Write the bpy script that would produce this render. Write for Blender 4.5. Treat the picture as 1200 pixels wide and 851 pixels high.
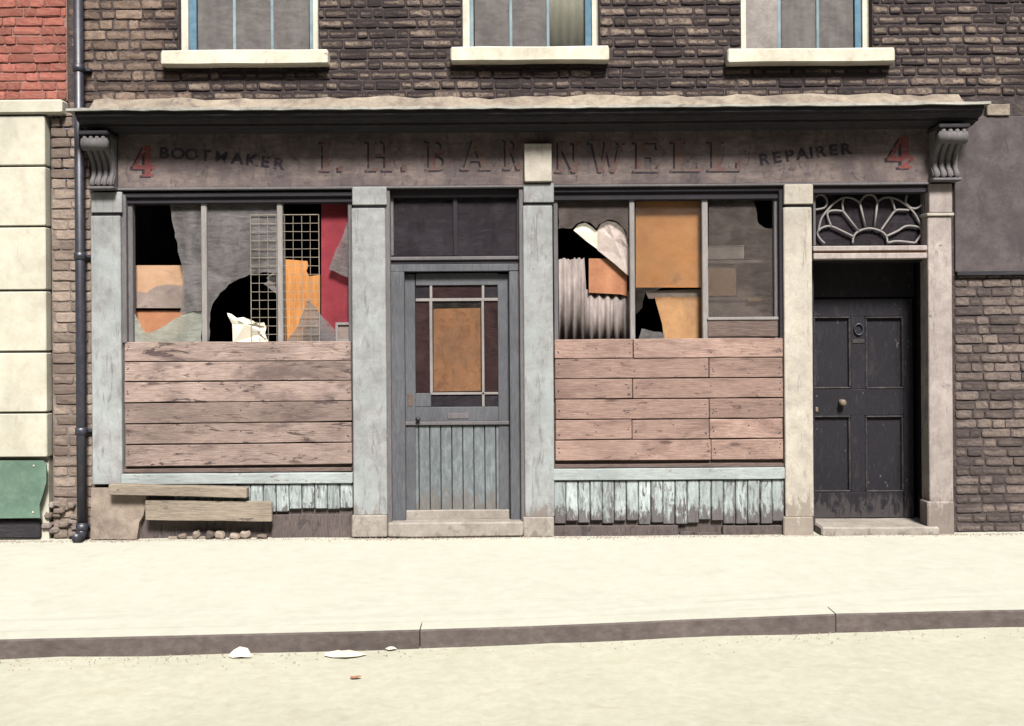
import bpy, math, random
from mathutils import Vector, Matrix
PI = math.pi
rng = random.Random(7)
S = bpy.context.scene
for o in list(bpy.data.objects): bpy.data.objects.remove(o)

# ------------------------------------------------------------------ camera
D = 8.0; F = 1200.0; EYE = 1.6; ROLL = math.radians(0.42); HZ = 389.5
cam = bpy.data.objects.new('camera', bpy.data.cameras.new('camera'))
S.collection.objects.link(cam)
cam.location = (0, -D, EYE); cam.rotation_euler = (PI/2, ROLL, 0)
cam.data.sensor_width = 36; cam.data.lens = 36.0
cam.data.shift_y = -(425.5-HZ)/1200
cam.data.clip_end = 500; cam.data.clip_start = 0.05
S.camera = cam
# ------------------------------------------------------------------ sky and sun
SUN_EL = math.radians(48); SUN_AZ = math.radians(12)
w = bpy.data.worlds.new('World'); S.world = w; w.use_nodes = True
wn = w.node_tree.nodes; wl = w.node_tree.links
sky = wn.new('ShaderNodeTexSky'); sky.sky_type = 'NISHITA'; sky.sun_disc = False
sky.sun_elevation = SUN_EL; sky.sun_rotation = math.radians(180)-SUN_AZ
sky.dust_density = 3
hs = wn.new('ShaderNodeHueSaturation'); hs.inputs['Saturation'].default_value = 0.75
wl.new(sky.outputs[0], hs.inputs['Color'])
wl.new(hs.outputs[0], wn['Background'].inputs[0]); wn['Background'].inputs[1].default_value = 0.05
sun = bpy.data.objects.new('sun', bpy.data.lights.new('sun', 'SUN')); S.collection.objects.link(sun)
sun.data.energy = 4.9; sun.data.angle = math.radians(13); sun.data.color = (1, .975, .925)
sv = Vector((math.sin(SUN_AZ)*math.cos(SUN_EL), -math.cos(SUN_AZ)*math.cos(SUN_EL), math.sin(SUN_EL)))
sun.rotation_euler = (-sv).to_track_quat('-Z', 'Y').to_euler(); sun.location = sv*20
S.view_settings.view_transform = 'Standard'; S.view_settings.look = 'None'
S.view_settings.exposure = 1.34; S.view_settings.gamma = 1

# ------------------------------------------------------------------ layout helpers
cr, sr = math.cos(ROLL), math.sin(ROLL)
def P(X, Y, d=0.0):
    """point of the plane y=d as measured in the photograph (1200x851)"""
    u, v = X-600, HZ-Y
    return (u*cr+v*sr)*(D+d)/F, EYE+(-u*sr+v*cr)*(D+d)/F
def G(X, Y, z=0.0):
    u, v = X-600, HZ-Y
    u, v = u*cr+v*sr, -u*sr+v*cr
    t = (z-EYE)/v
    return u*t, -D+F*t
def R(x0, y0, x1, y1, d=0.0):
    xm, ym = (x0+x1)/2, (y0+y1)/2
    return P(x0, ym, d)[0], P(x1, ym, d)[0], P(xm, y1, d)[1], P(xm, y0, d)[1]   # x0 x1 z0 z1

WL = {}
def link(o, parent=None, world=(0, 0, 0)):
    S.collection.objects.link(o)
    world = Vector(world); WL[o] = world
    if parent is not None:
        o.parent = parent; o.location = world-WL[parent]
    else: o.location = world
    return o
def tag(o, label=None, cat=None, group=None, kind=None):
    if label: o['label'] = label
    if cat: o['category'] = cat
    if group: o['group'] = group
    if kind: o['kind'] = kind
    return o
def thing(name, label, cat, loc, group=None):
    return tag(link(bpy.data.objects.new(name, None), None, loc), label, cat, group)
def mesh(name, V, Fc, m, parent=None, smooth=False, mi=None, auto=True):
    """V in world coordinates; origin put at the bottom centre"""
    V = [Vector(v) for v in V]
    if auto:
        xs = [v.x for v in V]; ys = [v.y for v in V]; zs = [v.z for v in V]
        c = Vector(((min(xs)+max(xs))/2, (min(ys)+max(ys))/2, min(zs)))
    else: c = Vector((0, 0, 0))
    me = bpy.data.meshes.new(name); me.from_pydata([v-c for v in V], [], Fc)
    for mm in (m if isinstance(m, (list, tuple)) else [m]): me.materials.append(mm)
    if mi: me.polygons.foreach_set('material_index', mi)
    if smooth: me.polygons.foreach_set('use_smooth', [True]*len(me.polygons))
    me.update()
    return link(bpy.data.objects.new(name, me), parent, c)

def chbox(x0, x1, y0, y1, z0, z1, b=.004, axis='x', n=3, jit=0, r=rng):
    """chamfered box swept along an axis, its edges a little uneven"""
    if axis == 'x': L = (x0, x1); A = (y0, y1); B = (z0, z1)
    elif axis == 'z': L = (z0, z1); A = (x0, x1); B = (y0, y1)
    else: L = (y0, y1); A = (x0, x1); B = (z0, z1)
    b = min(b, abs(A[1]-A[0])*.4, abs(B[1]-B[0])*.4, abs(L[1]-L[0])*.3)
    st = [(L[0], 1), (L[0]+b, 0)]+[(L[0]+(L[1]-L[0])*i/n, 0) for i in range(1, n)]+[(L[1]-b, 0), (L[1], 1)]
    V = []
    for s, e in st:
        k = b if e else 0
        ja = [r.uniform(-jit, jit) for _ in range(4)]
        a0, a1, c0, c1 = A[0]+k+ja[0]*.5, A[1]-k+ja[1]*.5, B[0]+k+ja[2], B[1]-k+ja[3]
        ring = [(a0+b, c0), (a1-b, c0), (a1, c0+b), (a1, c1-b), (a1-b, c1), (a0+b, c1), (a0, c1-b), (a0, c0+b)]
        for p, q in ring:
            V.append((s, p, q) if axis == 'x' else (p, q, s) if axis == 'z' else (p, s, q))
    Fc = []
    for i in range(len(st)-1):
        for j in range(8):
            k = (j+1) % 8
            f = (i*8+j, i*8+k, (i+1)*8+k, (i+1)*8+j)
            Fc.append(f if axis != 'y' else f[::-1])
    c0 = tuple(range(7, -1, -1)); c1 = tuple(range((len(st)-1)*8, len(st)*8))
    Fc += [c0, c1] if axis != 'y' else [c0[::-1], c1[::-1]]
    return V, [f[::-1] for f in Fc] if axis == 'x' and False else Fc
def box(name, x0, x1, y0, y1, z0, z1, m, parent=None, b=.004, axis='x', n=1, jit=0):
    V, Fc = chbox(x0, x1, y0, y1, z0, z1, b, axis, n, jit)
    return mesh(name, V, Fc, m, parent)
def pbox(name, r4, y0, y1, m, parent=None, b=.004, axis='x', n=1, jit=0, ref=None):
    """box whose front outline is given by photo pixels"""
    x0, x1, z0, z1 = R(*r4, y0 if ref is None else ref)
    return box(name, x0, x1, y0, y1, z0, z1, m, parent, b, axis, n, jit)
class Acc:
    def __init__(s): s.V = []; s.F = []; s.mi = []
    def add(s, V, Fc, mi=0):
        k = len(s.V); s.V += list(V); s.F += [tuple(i+k for i in f) for f in Fc]; s.mi += [mi]*len(Fc)
        return s
    def box(s, x0, x1, y0, y1, z0, z1, b=.003, axis='x', n=1, jit=0, mi=0):
        return s.add(*chbox(x0, x1, y0, y1, z0, z1, b, axis, n, jit), mi=mi)
    def out(s, name, m, parent=None, smooth=False): return mesh(name, s.V, s.F, m, parent, smooth, s.mi)
def poly(name, pts, y0, y1, m, parent=None, warp=None):
    """outline of (photo x, photo y) points at depth y0, extruded back to y1"""
    Q = [P(a, b, y0) for a, b in pts]; n = len(Q)
    ar = sum(Q[i][0]*Q[(i+1) % n][1]-Q[(i+1) % n][0]*Q[i][1] for i in range(n))
    if ar < 0: Q.reverse()
    V = [(x, y0+(warp(x, z) if warp else 0), z) for x, z in Q]+[(x, y1+(warp(x, z) if warp else 0), z) for x, z in Q]
    Fc = [tuple(range(n)), tuple(range(2*n-1, n-1, -1))]+[(i, i+n, (i+1) % n+n, (i+1) % n) for i in range(n)]
    return mesh(name, V, Fc, m, parent)
def sweep(pts, rad, k=8, closed=False):
    pts = [Vector(p) for p in pts]; V = []; Fc = []; n = len(pts)
    for i, p in enumerate(pts):
        a = pts[(i-1) % n] if (closed or i) else p; c = pts[(i+1) % n] if (closed or i < n-1) else p
        t = (c-a).normalized()
        u = t.cross(Vector((0, 1, 0)))
        if u.length < .2: u = t.cross(Vector((1, 0, 0)))
        u.normalize(); v = t.cross(u)
        r = rad[i] if isinstance(rad, (list, tuple)) else rad
        for j in range(k):
            q = 2*PI*j/k; V.append(p+u*math.cos(q)*r+v*math.sin(q)*r)
    for i in range(n if closed else n-1):
        for j in range(k):
            a, b = i*k, ((i+1) % n)*k; j2 = (j+1) % k
            Fc.append((a+j, b+j, b+j2, a+j2))
    if not closed: Fc += [tuple(range(k)), tuple(range((n-1)*k+k-1, (n-1)*k-1, -1))]
    return V, Fc

# ------------------------------------------------------------------ materials
K = .50      # real albedo of the colours written below
def lin(c):
    return tuple(K*(v/255/12.92 if v/255 <= .04045 else ((v/255+.055)/1.055)**2.4) for v in c)+(1,)
class N:
    def __init__(s, name):
        s.m = bpy.data.materials.new(name); s.m.use_nodes = True
        s.t = s.m.node_tree; s.n = s.t.nodes; s.b = s.n['Principled BSDF']
    def new(s, k, **p):
        x = s.n.new(k)
        for a, v in p.items(): setattr(x, a, v)
        return x
    def put(s, sock, v):
        if hasattr(v, 'is_linked'): s.t.links.new(v, sock)
        else: sock.default_value = v
    def math(s, op, a, b=0.0, clamp=False):
        x = s.new('ShaderNodeMath', operation=op, use_clamp=clamp); s.put(x.inputs[0], a); s.put(x.inputs[1], b); return x.outputs[0]
    def vmath(s, op, a, b):
        x = s.new('ShaderNodeVectorMath', operation=op); s.put(x.inputs[0], a); s.put(x.inputs[1], b); return x.outputs[0]
    def mix(s, f, a, b, mode='MIX'):
        x = s.new('ShaderNodeMix', data_type='RGBA', blend_type=mode); s.put(x.inputs[0], f); s.put(x.inputs[6], a); s.put(x.inputs[7], b); return x.outputs[2]
    def noise(s, vec, scale, detail=6, rough=.6, dist=0):
        x = s.new('ShaderNodeTexNoise'); s.put(x.inputs['Vector'], vec)
        x.inputs['Scale'].default_value = scale; x.inputs['Detail'].default_value = detail
        x.inputs['Roughness'].default_value = rough; x.inputs['Distortion'].default_value = dist
        return x.outputs[0]
    def step(s, v, a, b, lo=0.0, hi=1.0):
        x = s.new('ShaderNodeMapRange', interpolation_type='SMOOTHSTEP'); s.put(x.inputs[0], v)
        for i, q in enumerate((a, b, lo, hi)): x.inputs[i+1].default_value = q
        return x.outputs[0]
    def ramp(s, v, stops):
        x = s.new('ShaderNodeValToRGB'); s.put(x.inputs[0], v); e = x.color_ramp.elements
        while len(e) < len(stops): e.new(.5)
        for i, (p, c) in enumerate(stops): e[i].position = p; e[i].color = c
        return x.outputs[0]
def surf(name, base, dark, light, ns=10, st=(1, 1, 1), rough=.88, bump=.35, rnd=.0, chip=None, stain=None, patch=None, spec=.2, bd=.004, fine=60, big=(.80, 1.15), stain2=None, knots=None, wear=None):
    """weathered surface: grain noise, object tone, chips through to another colour, stains"""
    q = N(name)
    pos = q.new('ShaderNodeNewGeometry').outputs['Position']
    oi = q.new('ShaderNodeObjectInfo').outputs['Random']
    off = q.new('ShaderNodeCombineXYZ')
    r37 = q.math('MULTIPLY', oi, 37.0 if rnd else 0.0)
    for i in range(3): q.put(off.inputs[i], r37)
    v0 = q.vmath('ADD', pos, off.outputs[0]); v = q.vmath('MULTIPLY', v0, st)
    n1 = q.noise(v, ns, 9, .66, .3); n2 = q.noise(v0, 1.7, 4, .6); nf = q.noise(v, fine, 3, .6)
    g = q.math('ADD', q.math('MULTIPLY', n1, .75), q.math('MULTIPLY', nf, .25))
    col = q.ramp(g, [(.30, lin(dark)), (.5, lin(base)), (.70, lin(light))])
    h = g
    if patch:
        col = q.mix(q.math('MULTIPLY', q.step(q.noise(v0, patch[1], 5, .6), .42, .62), patch[2]), col, lin(patch[0]))
    big_ = q.step(n2, .25, .75, *big)
    col = q.mix(1.0, col, big_, 'MULTIPLY')
    if rnd:
        k = q.step(oi, 0, 1, 1-rnd, 1+rnd); col = q.mix(1.0, col, k, 'MULTIPLY')
    if chip:
        c, sc, th, cst = chip
        cm = q.step(q.noise(q.vmath('MULTIPLY', v0, cst), sc, 7, .7, .4), th, th+.035)
        col = q.mix(cm, col, lin(c)); h = q.math('SUBTRACT', h, q.math('MULTIPLY', cm, .5))
    if stain:
        c, sc, th, cst, am = stain
        sm = q.step(q.noise(q.vmath('MULTIPLY', v0, cst), sc, 6, .65, .6), th, th+.22)
        col = q.mix(q.math('MULTIPLY', sm, am), col, lin(c))
    if stain2:
        c, sc, th, cst, am = stain2
        sm = q.step(q.noise(q.vmath('MULTIPLY', v0, cst), sc, 8, .72, 1.2), th, th+.10)
        col = q.mix(q.math('MULTIPLY', sm, am), col, lin(c))
    if wear:      # paint lost and splash dirt towards the pavement, ragged
        c, z0, z1, am = wear
        sp_ = q.new('ShaderNodeSeparateXYZ'); q.put(sp_.inputs[0], pos)
        up = q.step(sp_.outputs[2], z0, z1, 1.0, 0.0)
        nn = q.noise(q.vmath('MULTIPLY', v0, (2.2, 2, .8)), 9, 8, .7, .6)
        wm = q.step(q.math('ADD', q.math('MULTIPLY', up, .42), nn), .68, .80)
        col = q.mix(q.math('MULTIPLY', wm, am), col, lin(c))
    if knots:
        vo = q.new('ShaderNodeTexVoronoi'); vo.inputs['Scale'].default_value = 1.0
        q.put(vo.inputs['Vector'], q.vmath('MULTIPLY', q.vmath('ADD', v0, (.3, .1, .2)), knots[1]))
        km = q.step(q.math('ADD', vo.outputs['Distance'], q.math('MULTIPLY', q.math('SUBTRACT', n1, .5), .25)), .05, .20, 1, 0)
        col = q.mix(q.math('MULTIPLY', km, .75), col, lin(knots[0]))
    q.put(q.b.inputs['Base Color'], col); q.put(q.b.inputs['Roughness'], rough)
    q.b.inputs['Specular IOR Level'].default_value = spec
    bp = q.new('ShaderNodeBump'); bp.inputs['Strength'].default_value = bump; bp.inputs['Distance'].default_value = bd*2
    q.put(bp.inputs['Height'], h); q.put(q.b.inputs['Normal'], bp.outputs[0])
    return q.m
def brickmat(name, body, pale, soot, sootk=.5, edge=.25):
    """brick: body colour per brick, pale eroded face, black crust in the rim"""
    q = N(name)
    tc = q.new('ShaderNodeTexCoord'); oi = q.new('ShaderNodeObjectInfo').outputs['Random']
    pos = q.new('ShaderNodeNewGeometry').outputs['Position']
    at = q.new('ShaderNodeAttribute', attribute_name='rim').outputs['Fac']
    n1 = q.noise(pos, 26, 8, .7, .5); n2 = q.noise(pos, 70, 5, .7); n3 = q.noise(pos, 2.4, 5, .6)
    tone = q.noise(pos, 3.1, 1, .3)
    cr_ = q.new('ShaderNodeAttribute', attribute_name='tone').outputs['Fac']
    face = q.mix(q.step(n1, .38, .62), lin(body), lin(pale))
    face = q.mix(1.0, face, q.step(cr_, 0, 1, .72, 1.18), 'MULTIPLY')
    crust = q.math('ADD', q.math('MULTIPLY', at, edge), q.math('MULTIPLY', q.math('SUBTRACT', n1, .5), 2.1))
    crust = q.math('ADD', crust, q.math('MULTIPLY', q.math('SUBTRACT', cr_, .5), -.3))
    crust = q.math('ADD', crust, q.math('MULTIPLY', q.math('SUBTRACT', n3, .5), 1.8))
    mk = q.step(crust, .16, .46, 0, 1)
    col = q.mix(q.math('MULTIPLY', mk, sootk, True), face, lin(soot))
    q.put(q.b.inputs['Base Color'], col); q.b.inputs['Roughness'].default_value = .93
    q.b.inputs['Specular IOR Level'].default_value = .1
    bp = q.new('ShaderNodeBump'); bp.inputs['Strength'].default_value = .7; bp.inputs['Distance'].default_value = .012
    q.put(bp.inputs['Height'], q.math('ADD', n1, q.math('MULTIPLY', n2, .4))); q.put(q.b.inputs['Normal'], bp.outputs[0])
    return q.m
def glass(name, dust, alpha, rough=.12, var=.25):
    q = N(name); pos = q.new('ShaderNodeNewGeometry').outputs['Position']
    n = q.noise(pos, 3.0, 8, .65, .8); n2 = q.noise(q.vmath('MULTIPLY', pos, (3, 3, 1)), 4, 3, .5)
    sm = q.noise(q.vmath('MULTIPLY', q.vmath('ADD', pos, q.vmath('MULTIPLY', pos, (1, 1, .5))), (1.2, 1, 6)), 3.2, 4, .6, 1.4)
    n = q.math('ADD', n, q.math('MULTIPLY', q.math('SUBTRACT', sm, .5), .8))
    a = q.math('ADD', alpha, q.math('MULTIPLY', q.math('SUBTRACT', q.math('MULTIPLY', q.math('ADD', n, n2), .5), .5), var*2), True)
    d = q.new('ShaderNodeBsdfDiffuse'); q.put(d.inputs[0], q.mix(q.step(n, .3, .7), lin([c*.86 for c in dust]), lin(dust)))
    t = q.new('ShaderNodeBsdfTransparent'); t.inputs[0].default_value = (.93, .95, .94, 1)
    g = q.new('ShaderNodeBsdfGlossy'); g.inputs['Roughness'].default_value = rough
    m1 = q.new('ShaderNodeMixShader'); q.put(m1.inputs[0], a); q.t.links.new(t.outputs[0], m1.inputs[1]); q.t.links.new(d.outputs[0], m1.inputs[2])
    fr = q.new('ShaderNodeFresnel'); fr.inputs[0].default_value = 1.3
    m2 = q.new('ShaderNodeMixShader'); q.put(m2.inputs[0], q.math('MULTIPLY', fr.outputs[0], .55)); q.t.links.new(m1.outputs[0], m2.inputs[1]); q.t.links.new(g.outputs[0], m2.inputs[2])
    q.t.links.new(m2.outputs[0], q.n['Material Output'].inputs[0])
    return q.m

GR = (1.2, 9, 16)      # grain along x
GV = (16, 9, 1.2)      # grain along z
M = {}
M['pave'] = surf('pale_concrete', (200, 199, 184), (194, 192, 175), (207, 206, 193), 9, bump=.3, fine=150, big=(.965, 1.02), stain=((172, 168, 150), 3.1, .56, (1, 1, 1), .3), stain2=((150, 140, 124), 11, .66, (1, 1, 1), .35))
M['road'] = surf('bleached_road', (196, 193, 174), (186, 182, 161), (207, 204, 187), 16, bump=.6, fine=190, big=(.95, 1.03), stain=((170, 162, 140), 4, .55, (1, 2.2, 1), .4), stain2=((146, 128, 106), 9, .66, (1, 2, 1), .4))
M['kerb'] = surf('granite_kerb', (104, 94, 90), (86, 77, 75), (122, 112, 108), 16, (1, 1, 1.6), rnd=.05, bump=.5, fine=160, stain=((80, 71, 70), 5, .5, (1, 1, 1), .5), stain2=((140, 128, 118), 7, .64, (1, 1, 2), .5))
M['mortar'] = surf('sooty_mortar', (76, 66, 65), (54, 47, 49), (106, 94, 87), 24, bump=.8, bd=.01)
M['mortar_b'] = surf('brown_mortar', (130, 117, 110), (106, 95, 91), (148, 134, 125), 18, bump=.8, bd=.01)
M['brick'] = brickmat('sooty_stock_brick', (90, 78, 74), (146, 130, 116), (50, 44, 48), .9, .8)
M['brick_b'] = brickmat('brown_stock_brick', (118, 101, 91), (146, 126, 112), (66, 56, 56), .85, .5)
M['brick_c'] = brickmat('worn_brown_brick', (142, 126, 116), (160, 144, 132), (112, 97, 91), .7, .35)
M['brick_d'] = brickmat('dim_brown_brick', (104, 93, 90), (132, 118, 109), (74, 66, 67), .8, .4)
M['brick_r'] = brickmat('red_brick', (164, 98, 87), (178, 118, 104), (134, 88, 80), .5, .3)
M['mortar_r'] = surf('red_wall_mortar', (150, 116, 106), (134, 98, 90), (168, 134, 122), 20)
M['stucco'] = surf('cream_stucco', (206, 201, 184), (194, 187, 170), (214, 210, 195), 10, bump=.35, stain=((180, 169, 150), 3, .52, (1.6, 1, .6), .5), stain2=((166, 152, 136), 7, .60, (2, 1, .5), .4))
M['sill'] = surf('cream_painted_stone', (224, 217, 198), (202, 190, 170), (234, 228, 212), 14, bump=.3, chip=((170, 140, 118), 9, .66, (1, 1, 1)))
M['fillet'] = surf('cement_fillet', (156, 143, 128), (124, 111, 102), (178, 164, 146), 11, bump=.9, bd=.008, stain=((100, 89, 84), 4, .46, (1, 1, 1), .6), stain2=((84, 76, 74), 9, .58, (1, 1, 1), .6))
M['lead'] = surf('pale_lead_edge', (156, 153, 145), (124, 120, 115), (176, 172, 162), 14, bump=.5, stain2=((92, 86, 84), 6, .58, (.6, 1, 1), .7))
M['cornice'] = surf('blackened_paint', (52, 49, 54), (36, 34, 40), (76, 71, 73), 12, (1, 6, 8), bump=.4, chip=((96, 86, 83), 14, .68, (.6, 5, 5)))
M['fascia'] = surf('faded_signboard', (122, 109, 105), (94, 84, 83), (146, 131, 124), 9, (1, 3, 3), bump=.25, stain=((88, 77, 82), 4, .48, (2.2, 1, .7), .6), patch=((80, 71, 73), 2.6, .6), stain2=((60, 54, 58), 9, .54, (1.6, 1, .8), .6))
M['letter_red'] = surf('faded_red_letter', (114, 82, 78), (98, 76, 74), (128, 98, 90), 16, bump=.1, chip=((108, 96, 91), 17, .46, (1, 1, 1)))
M['letter_red2'] = surf('red_numeral', (126, 70, 69), (108, 64, 66), (140, 84, 80), 16, bump=.1, chip=((122, 102, 102), 22, .58, (1, 1, 1)))
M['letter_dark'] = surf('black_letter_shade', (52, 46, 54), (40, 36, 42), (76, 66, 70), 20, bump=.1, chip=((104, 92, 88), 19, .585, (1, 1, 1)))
M['pil_a'] = surf('grey_blue_painted_render', (156, 157, 156), (136, 135, 136), (176, 178, 177), 10, bump=.45, patch=((168, 176, 177), 2.2, .5), stain=((122, 113, 114), 6, .52, (2, 1, .8), .6), chip=((120, 108, 104), 17, .67, (1, 1, 1)), stain2=((106, 98, 98), 7, .55, (3.2, 1, .35), .55), wear=((128, 114, 106), .0, .45, .7))
M['pil_b'] = surf('cream_painted_render', (192, 184, 171), (170, 160, 149), (208, 201, 187), 10, bump=.5, chip=((140, 120, 110), 15, .66, (1, 1, 1)), stain=((146, 133, 126), 6, .53, (2, 1, .8), .6), stain2=((126, 112, 108), 7, .57, (3.2, 1, .35), .6), wear=((134, 120, 110), .0, .55, .7))
M['pil_c'] = surf('grey_pinkish_render', (170, 158, 153), (148, 136, 132), (188, 178, 171), 10, bump=.5, chip=((118, 104, 100), 15, .65, (1, 1, 1)), stain=((132, 119, 117), 6, .5, (2, 1, .8), .6), stain2=((112, 101, 100), 7, .57, (3.2, 1, .35), .6), wear=((124, 111, 104), .0, .55, .75))
M['plinth'] = surf('stained_plinth', (156, 141, 129), (130, 114, 106), (178, 163, 148), 12, bump=.6, stain2=((112, 98, 93), 7, .55, (1, 1, 1), .6))
M['step'] = surf('worn_doorstep', (164, 155, 146), (142, 132, 125), (182, 174, 163), 12, bump=.6, stain2=((120, 109, 104), 6, .55, (1, 1, 1), .6), wear=((108, 97, 92), -.1, .12, .6))
M['jamb'] = surf('grey_joinery', (112, 108, 110), (88, 84, 88), (136, 130, 130), 12, GV, bump=.3, chip=((146, 136, 128), 10, .66, (2, 2, .6)))
M['bar'] = surf('pale_glazing_bar', (150, 144, 142), (126, 120, 120), (172, 166, 160), 14, GV, bump=.2)
M['head'] = surf('dark_joinery', (50, 47, 53), (36, 34, 40), (66, 61, 64), 12, GR, bump=.3)
M['door'] = surf('blue_grey_door', (98, 99, 104), (78, 78, 85), (122, 122, 125), 9, GV, bump=.3, chip=((136, 124, 112), 12, .68, (1, 1, .6)), stain=((72, 72, 80), 5, .52, (1, 1, .8), .5))
M['door_low'] = surf('blue_grey_door_board', (118, 124, 127), (94, 98, 104), (146, 155, 158), 7, (5, 5, 1.6), bump=.4, rnd=.06, chip=((140, 122, 104), 12, .70, (1, 1, .5)), wear=((120, 110, 102), .05, .6, .6))
M['black_door'] = surf('blistered_black_paint', (34, 32, 39), (25, 24, 30), (52, 48, 54), 12, GV, rough=.6, bump=.6, spec=.22, chip=((112, 106, 103), 13, .635, (2, 2, 1)), stain2=((64, 59, 62), 5, .54, (2, 1, .8), .5), wear=((86, 80, 80), -.1, .5, .6))
M['black_door_edge'] = surf('worn_black_moulding', (62, 57, 60), (40, 37, 43), (96, 89, 87), 16, bump=.3)
M['brass'] = surf('dull_brass', (124, 108, 92), (90, 76, 66), (150, 134, 116), 30, rough=.6, spec=.3)
M['blue_sill'] = surf('pale_turquoise_paint', (168, 175, 174), (142, 147, 149), (186, 194, 192), 8, (1, 5, 7), bump=.4, chip=((140, 118, 108), 7, .60, (.8, 3, 3)), stain2=((110, 108, 106), 8, .58, (1.4, 1, 1), .5))
M['slat'] = surf('peeling_turquoise_slat', (172, 181, 181), (142, 148, 151), (200, 208, 207), 8, (6, 6, 1.5), bump=.6, rnd=.12, chip=((110, 100, 98), 8, .58, (4, 3, .8)), stain2=((96, 90, 92), 6, .50, (5, 1, .7), .6), wear=((92, 82, 82), .02, .42, .85))
M['slat_back'] = surf('damp_dark_wood', (98, 87, 85), (74, 66, 66), (126, 114, 108), 12, GV, bump=.5, stain2=((60, 54, 56), 7, .52, (2, 1, .8), .6))
M['plank'] = surf('weathered_plank', (162, 141, 132), (122, 103, 98), (192, 172, 161), 8, GR, rnd=.20, bump=.8, chip=((92, 78, 77), 3.0, .60, (1.0, 2, 4.5)), stain=((100, 84, 82), 2.2, .46, (.7, 2, 2.2), .8), stain2=((80, 68, 69), 4.5, .56, (.9, 2, 3.5), .75), knots=((84, 66, 62), (2.6, 3, 9)))
M['plank_red'] = surf('reddish_plank', (168, 139, 128), (128, 105, 97), (192, 165, 152), 8, GR, rnd=.17, bump=.8, chip=((104, 86, 82), 3.4, .63, (1.2, 2, 4.5)), stain=((122, 98, 91), 2.6, .48, (.8, 2, 2.2), .75), stain2=((90, 74, 72), 4.5, .58, (.9, 2, 3.5), .7), knots=((84, 66, 62), (2.6, 3, 9)))
M['plank_grey'] = surf('grey_loose_plank', (156, 143, 128), (124, 112, 102), (182, 168, 150), 8, GR, bump=.8, chip=((108, 96, 90), 5, .62, (1.2, 2, 4.5)), stain2=((104, 92, 86), 4, .56, (.8, 2, 3), .6))
M['strip'] = surf('dark_strip_wood', (110, 94, 88), (70, 58, 58), (142, 122, 112), 9, GR, bump=.5)
M['iron'] = surf('black_iron', (50, 50, 62), (36, 36, 46), (72, 72, 86), 14, rough=.45, spec=.5, bump=.2, stain=((86, 74, 72), 6, .6, (1, 1, .5), .5))
M['dark_render'] = surf('sooty_render', (92, 84, 85), (74, 67, 70), (112, 103, 101), 8, bump=.5, chip=((136, 124, 117), 10, .73, (1, 1, 1)), stain=((68, 61, 64), 1.6, .5, (1, 1, 1), .6), stain2=((64, 58, 60), 5, .55, (1.5, 1, .8), .5))
M['green'] = surf('green_sheet', (106, 132, 116), (88, 114, 100), (128, 150, 134), 8, bump=.2, stain=((140, 150, 134), 6, .58, (1, 1, 1), .5), stain2=((80, 92, 84), 8, .6, (1, 1, 1), .5))
M['blue'] = surf('blue_sash_paint', (100, 134, 154), (82, 114, 136), (124, 154, 170), 12, bump=.2)
M['pale_blue'] = surf('pale_blue_bar', (142, 160, 167), (122, 140, 149), (166, 180, 183), 12, bump=.2)
M['white'] = surf('white_frame_paint', (222, 216, 200), (204, 196, 180), (232, 228, 214), 12, bump=.2)
M['net'] = surf('grey_net_curtain', (136, 126, 124), (122, 112, 112), (150, 140, 136), 10, (8, 8, 1), bump=.3)
M['curtain'] = surf('cream_curtain', (238, 230, 210), (224, 214, 194), (246, 240, 224), 6, (8, 8, 1), bump=.3)
M['concrete'] = surf('grey_blockwork', (152, 144, 140), (122, 114, 112), (174, 166, 158), 9, bump=.6)
M['tan'] = surf('tan_board', (190, 152, 122), (168, 130, 104), (206, 170, 138), 5, bump=.2, stain=((150, 122, 104), 6, .5, (1, 1, 2), .5))
M['tan_b'] = surf('grey_tan_board', (150, 134, 126), (128, 112, 108), (170, 152, 142), 5, bump=.2, stain=((112, 96, 94), 6, .5, (1, 1, 2), .6))
M['rust'] = surf('rusty_orange_board', (180, 124, 92), (158, 104, 78), (196, 142, 108), 6, bump=.2)
M['orange'] = surf('orange_hardboard', (236, 160, 102), (216, 140, 84), (246, 176, 118), 5, bump=.2, stain=((196, 140, 92), 2.5, .5, (1, 1, 1), .5), stain2=((150, 104, 84), 3, .58, (1, 1, 1), .5))
M['orange_w'] = surf('orange_plank', (214, 146, 84), (188, 118, 62), (232, 172, 106), 6, GV, bump=.3)
M['orange_d'] = surf('brown_orange_board', (188, 126, 86), (158, 104, 72), (204, 144, 102), 10, bump=.2, stain=((120, 88, 66), 5, .5, (2, 1, 1), .5), stain2=((140, 86, 56), 9, .53, (1.5, 1, 1), .6))
M['red'] = surf('red_board', (142, 50, 60), (120, 42, 52), (156, 66, 74), 6, bump=.2, stain=((112, 56, 62), 4, .5, (1, 1, 1), .6))
M['tan_o'] = surf('tan_orange_board', (182, 138, 96), (160, 118, 84), (198, 156, 112), 6, bump=.2, stain=((136, 112, 96), 4, .5, (1, 1, 1), .5))
M['corr'] = surf('galvanised_sheet', (150, 138, 134), (120, 108, 108), (176, 164, 156), 9, (4, 4, 1), rough=.7, bump=.2, stain=((100, 88, 90), 5, .5, (3, 3, .6), .5))
M['paper'] = surf('off_white_paper', (232, 224, 204), (216, 206, 186), (240, 234, 218), 8, bump=.2)
M['paper_g'] = surf('grey_paper', (196, 180, 172), (172, 156, 150), (212, 198, 188), 8, bump=.2, stain=((150, 134, 130), 5, .5, (1, 1, 1), .5))
M['wire'] = surf('pale_wire', (164, 152, 138), (140, 130, 118), (180, 168, 152), 20, bump=.1)
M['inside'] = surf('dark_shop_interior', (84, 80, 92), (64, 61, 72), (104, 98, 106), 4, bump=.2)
M['tan_sol'] = M['tan']
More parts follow.
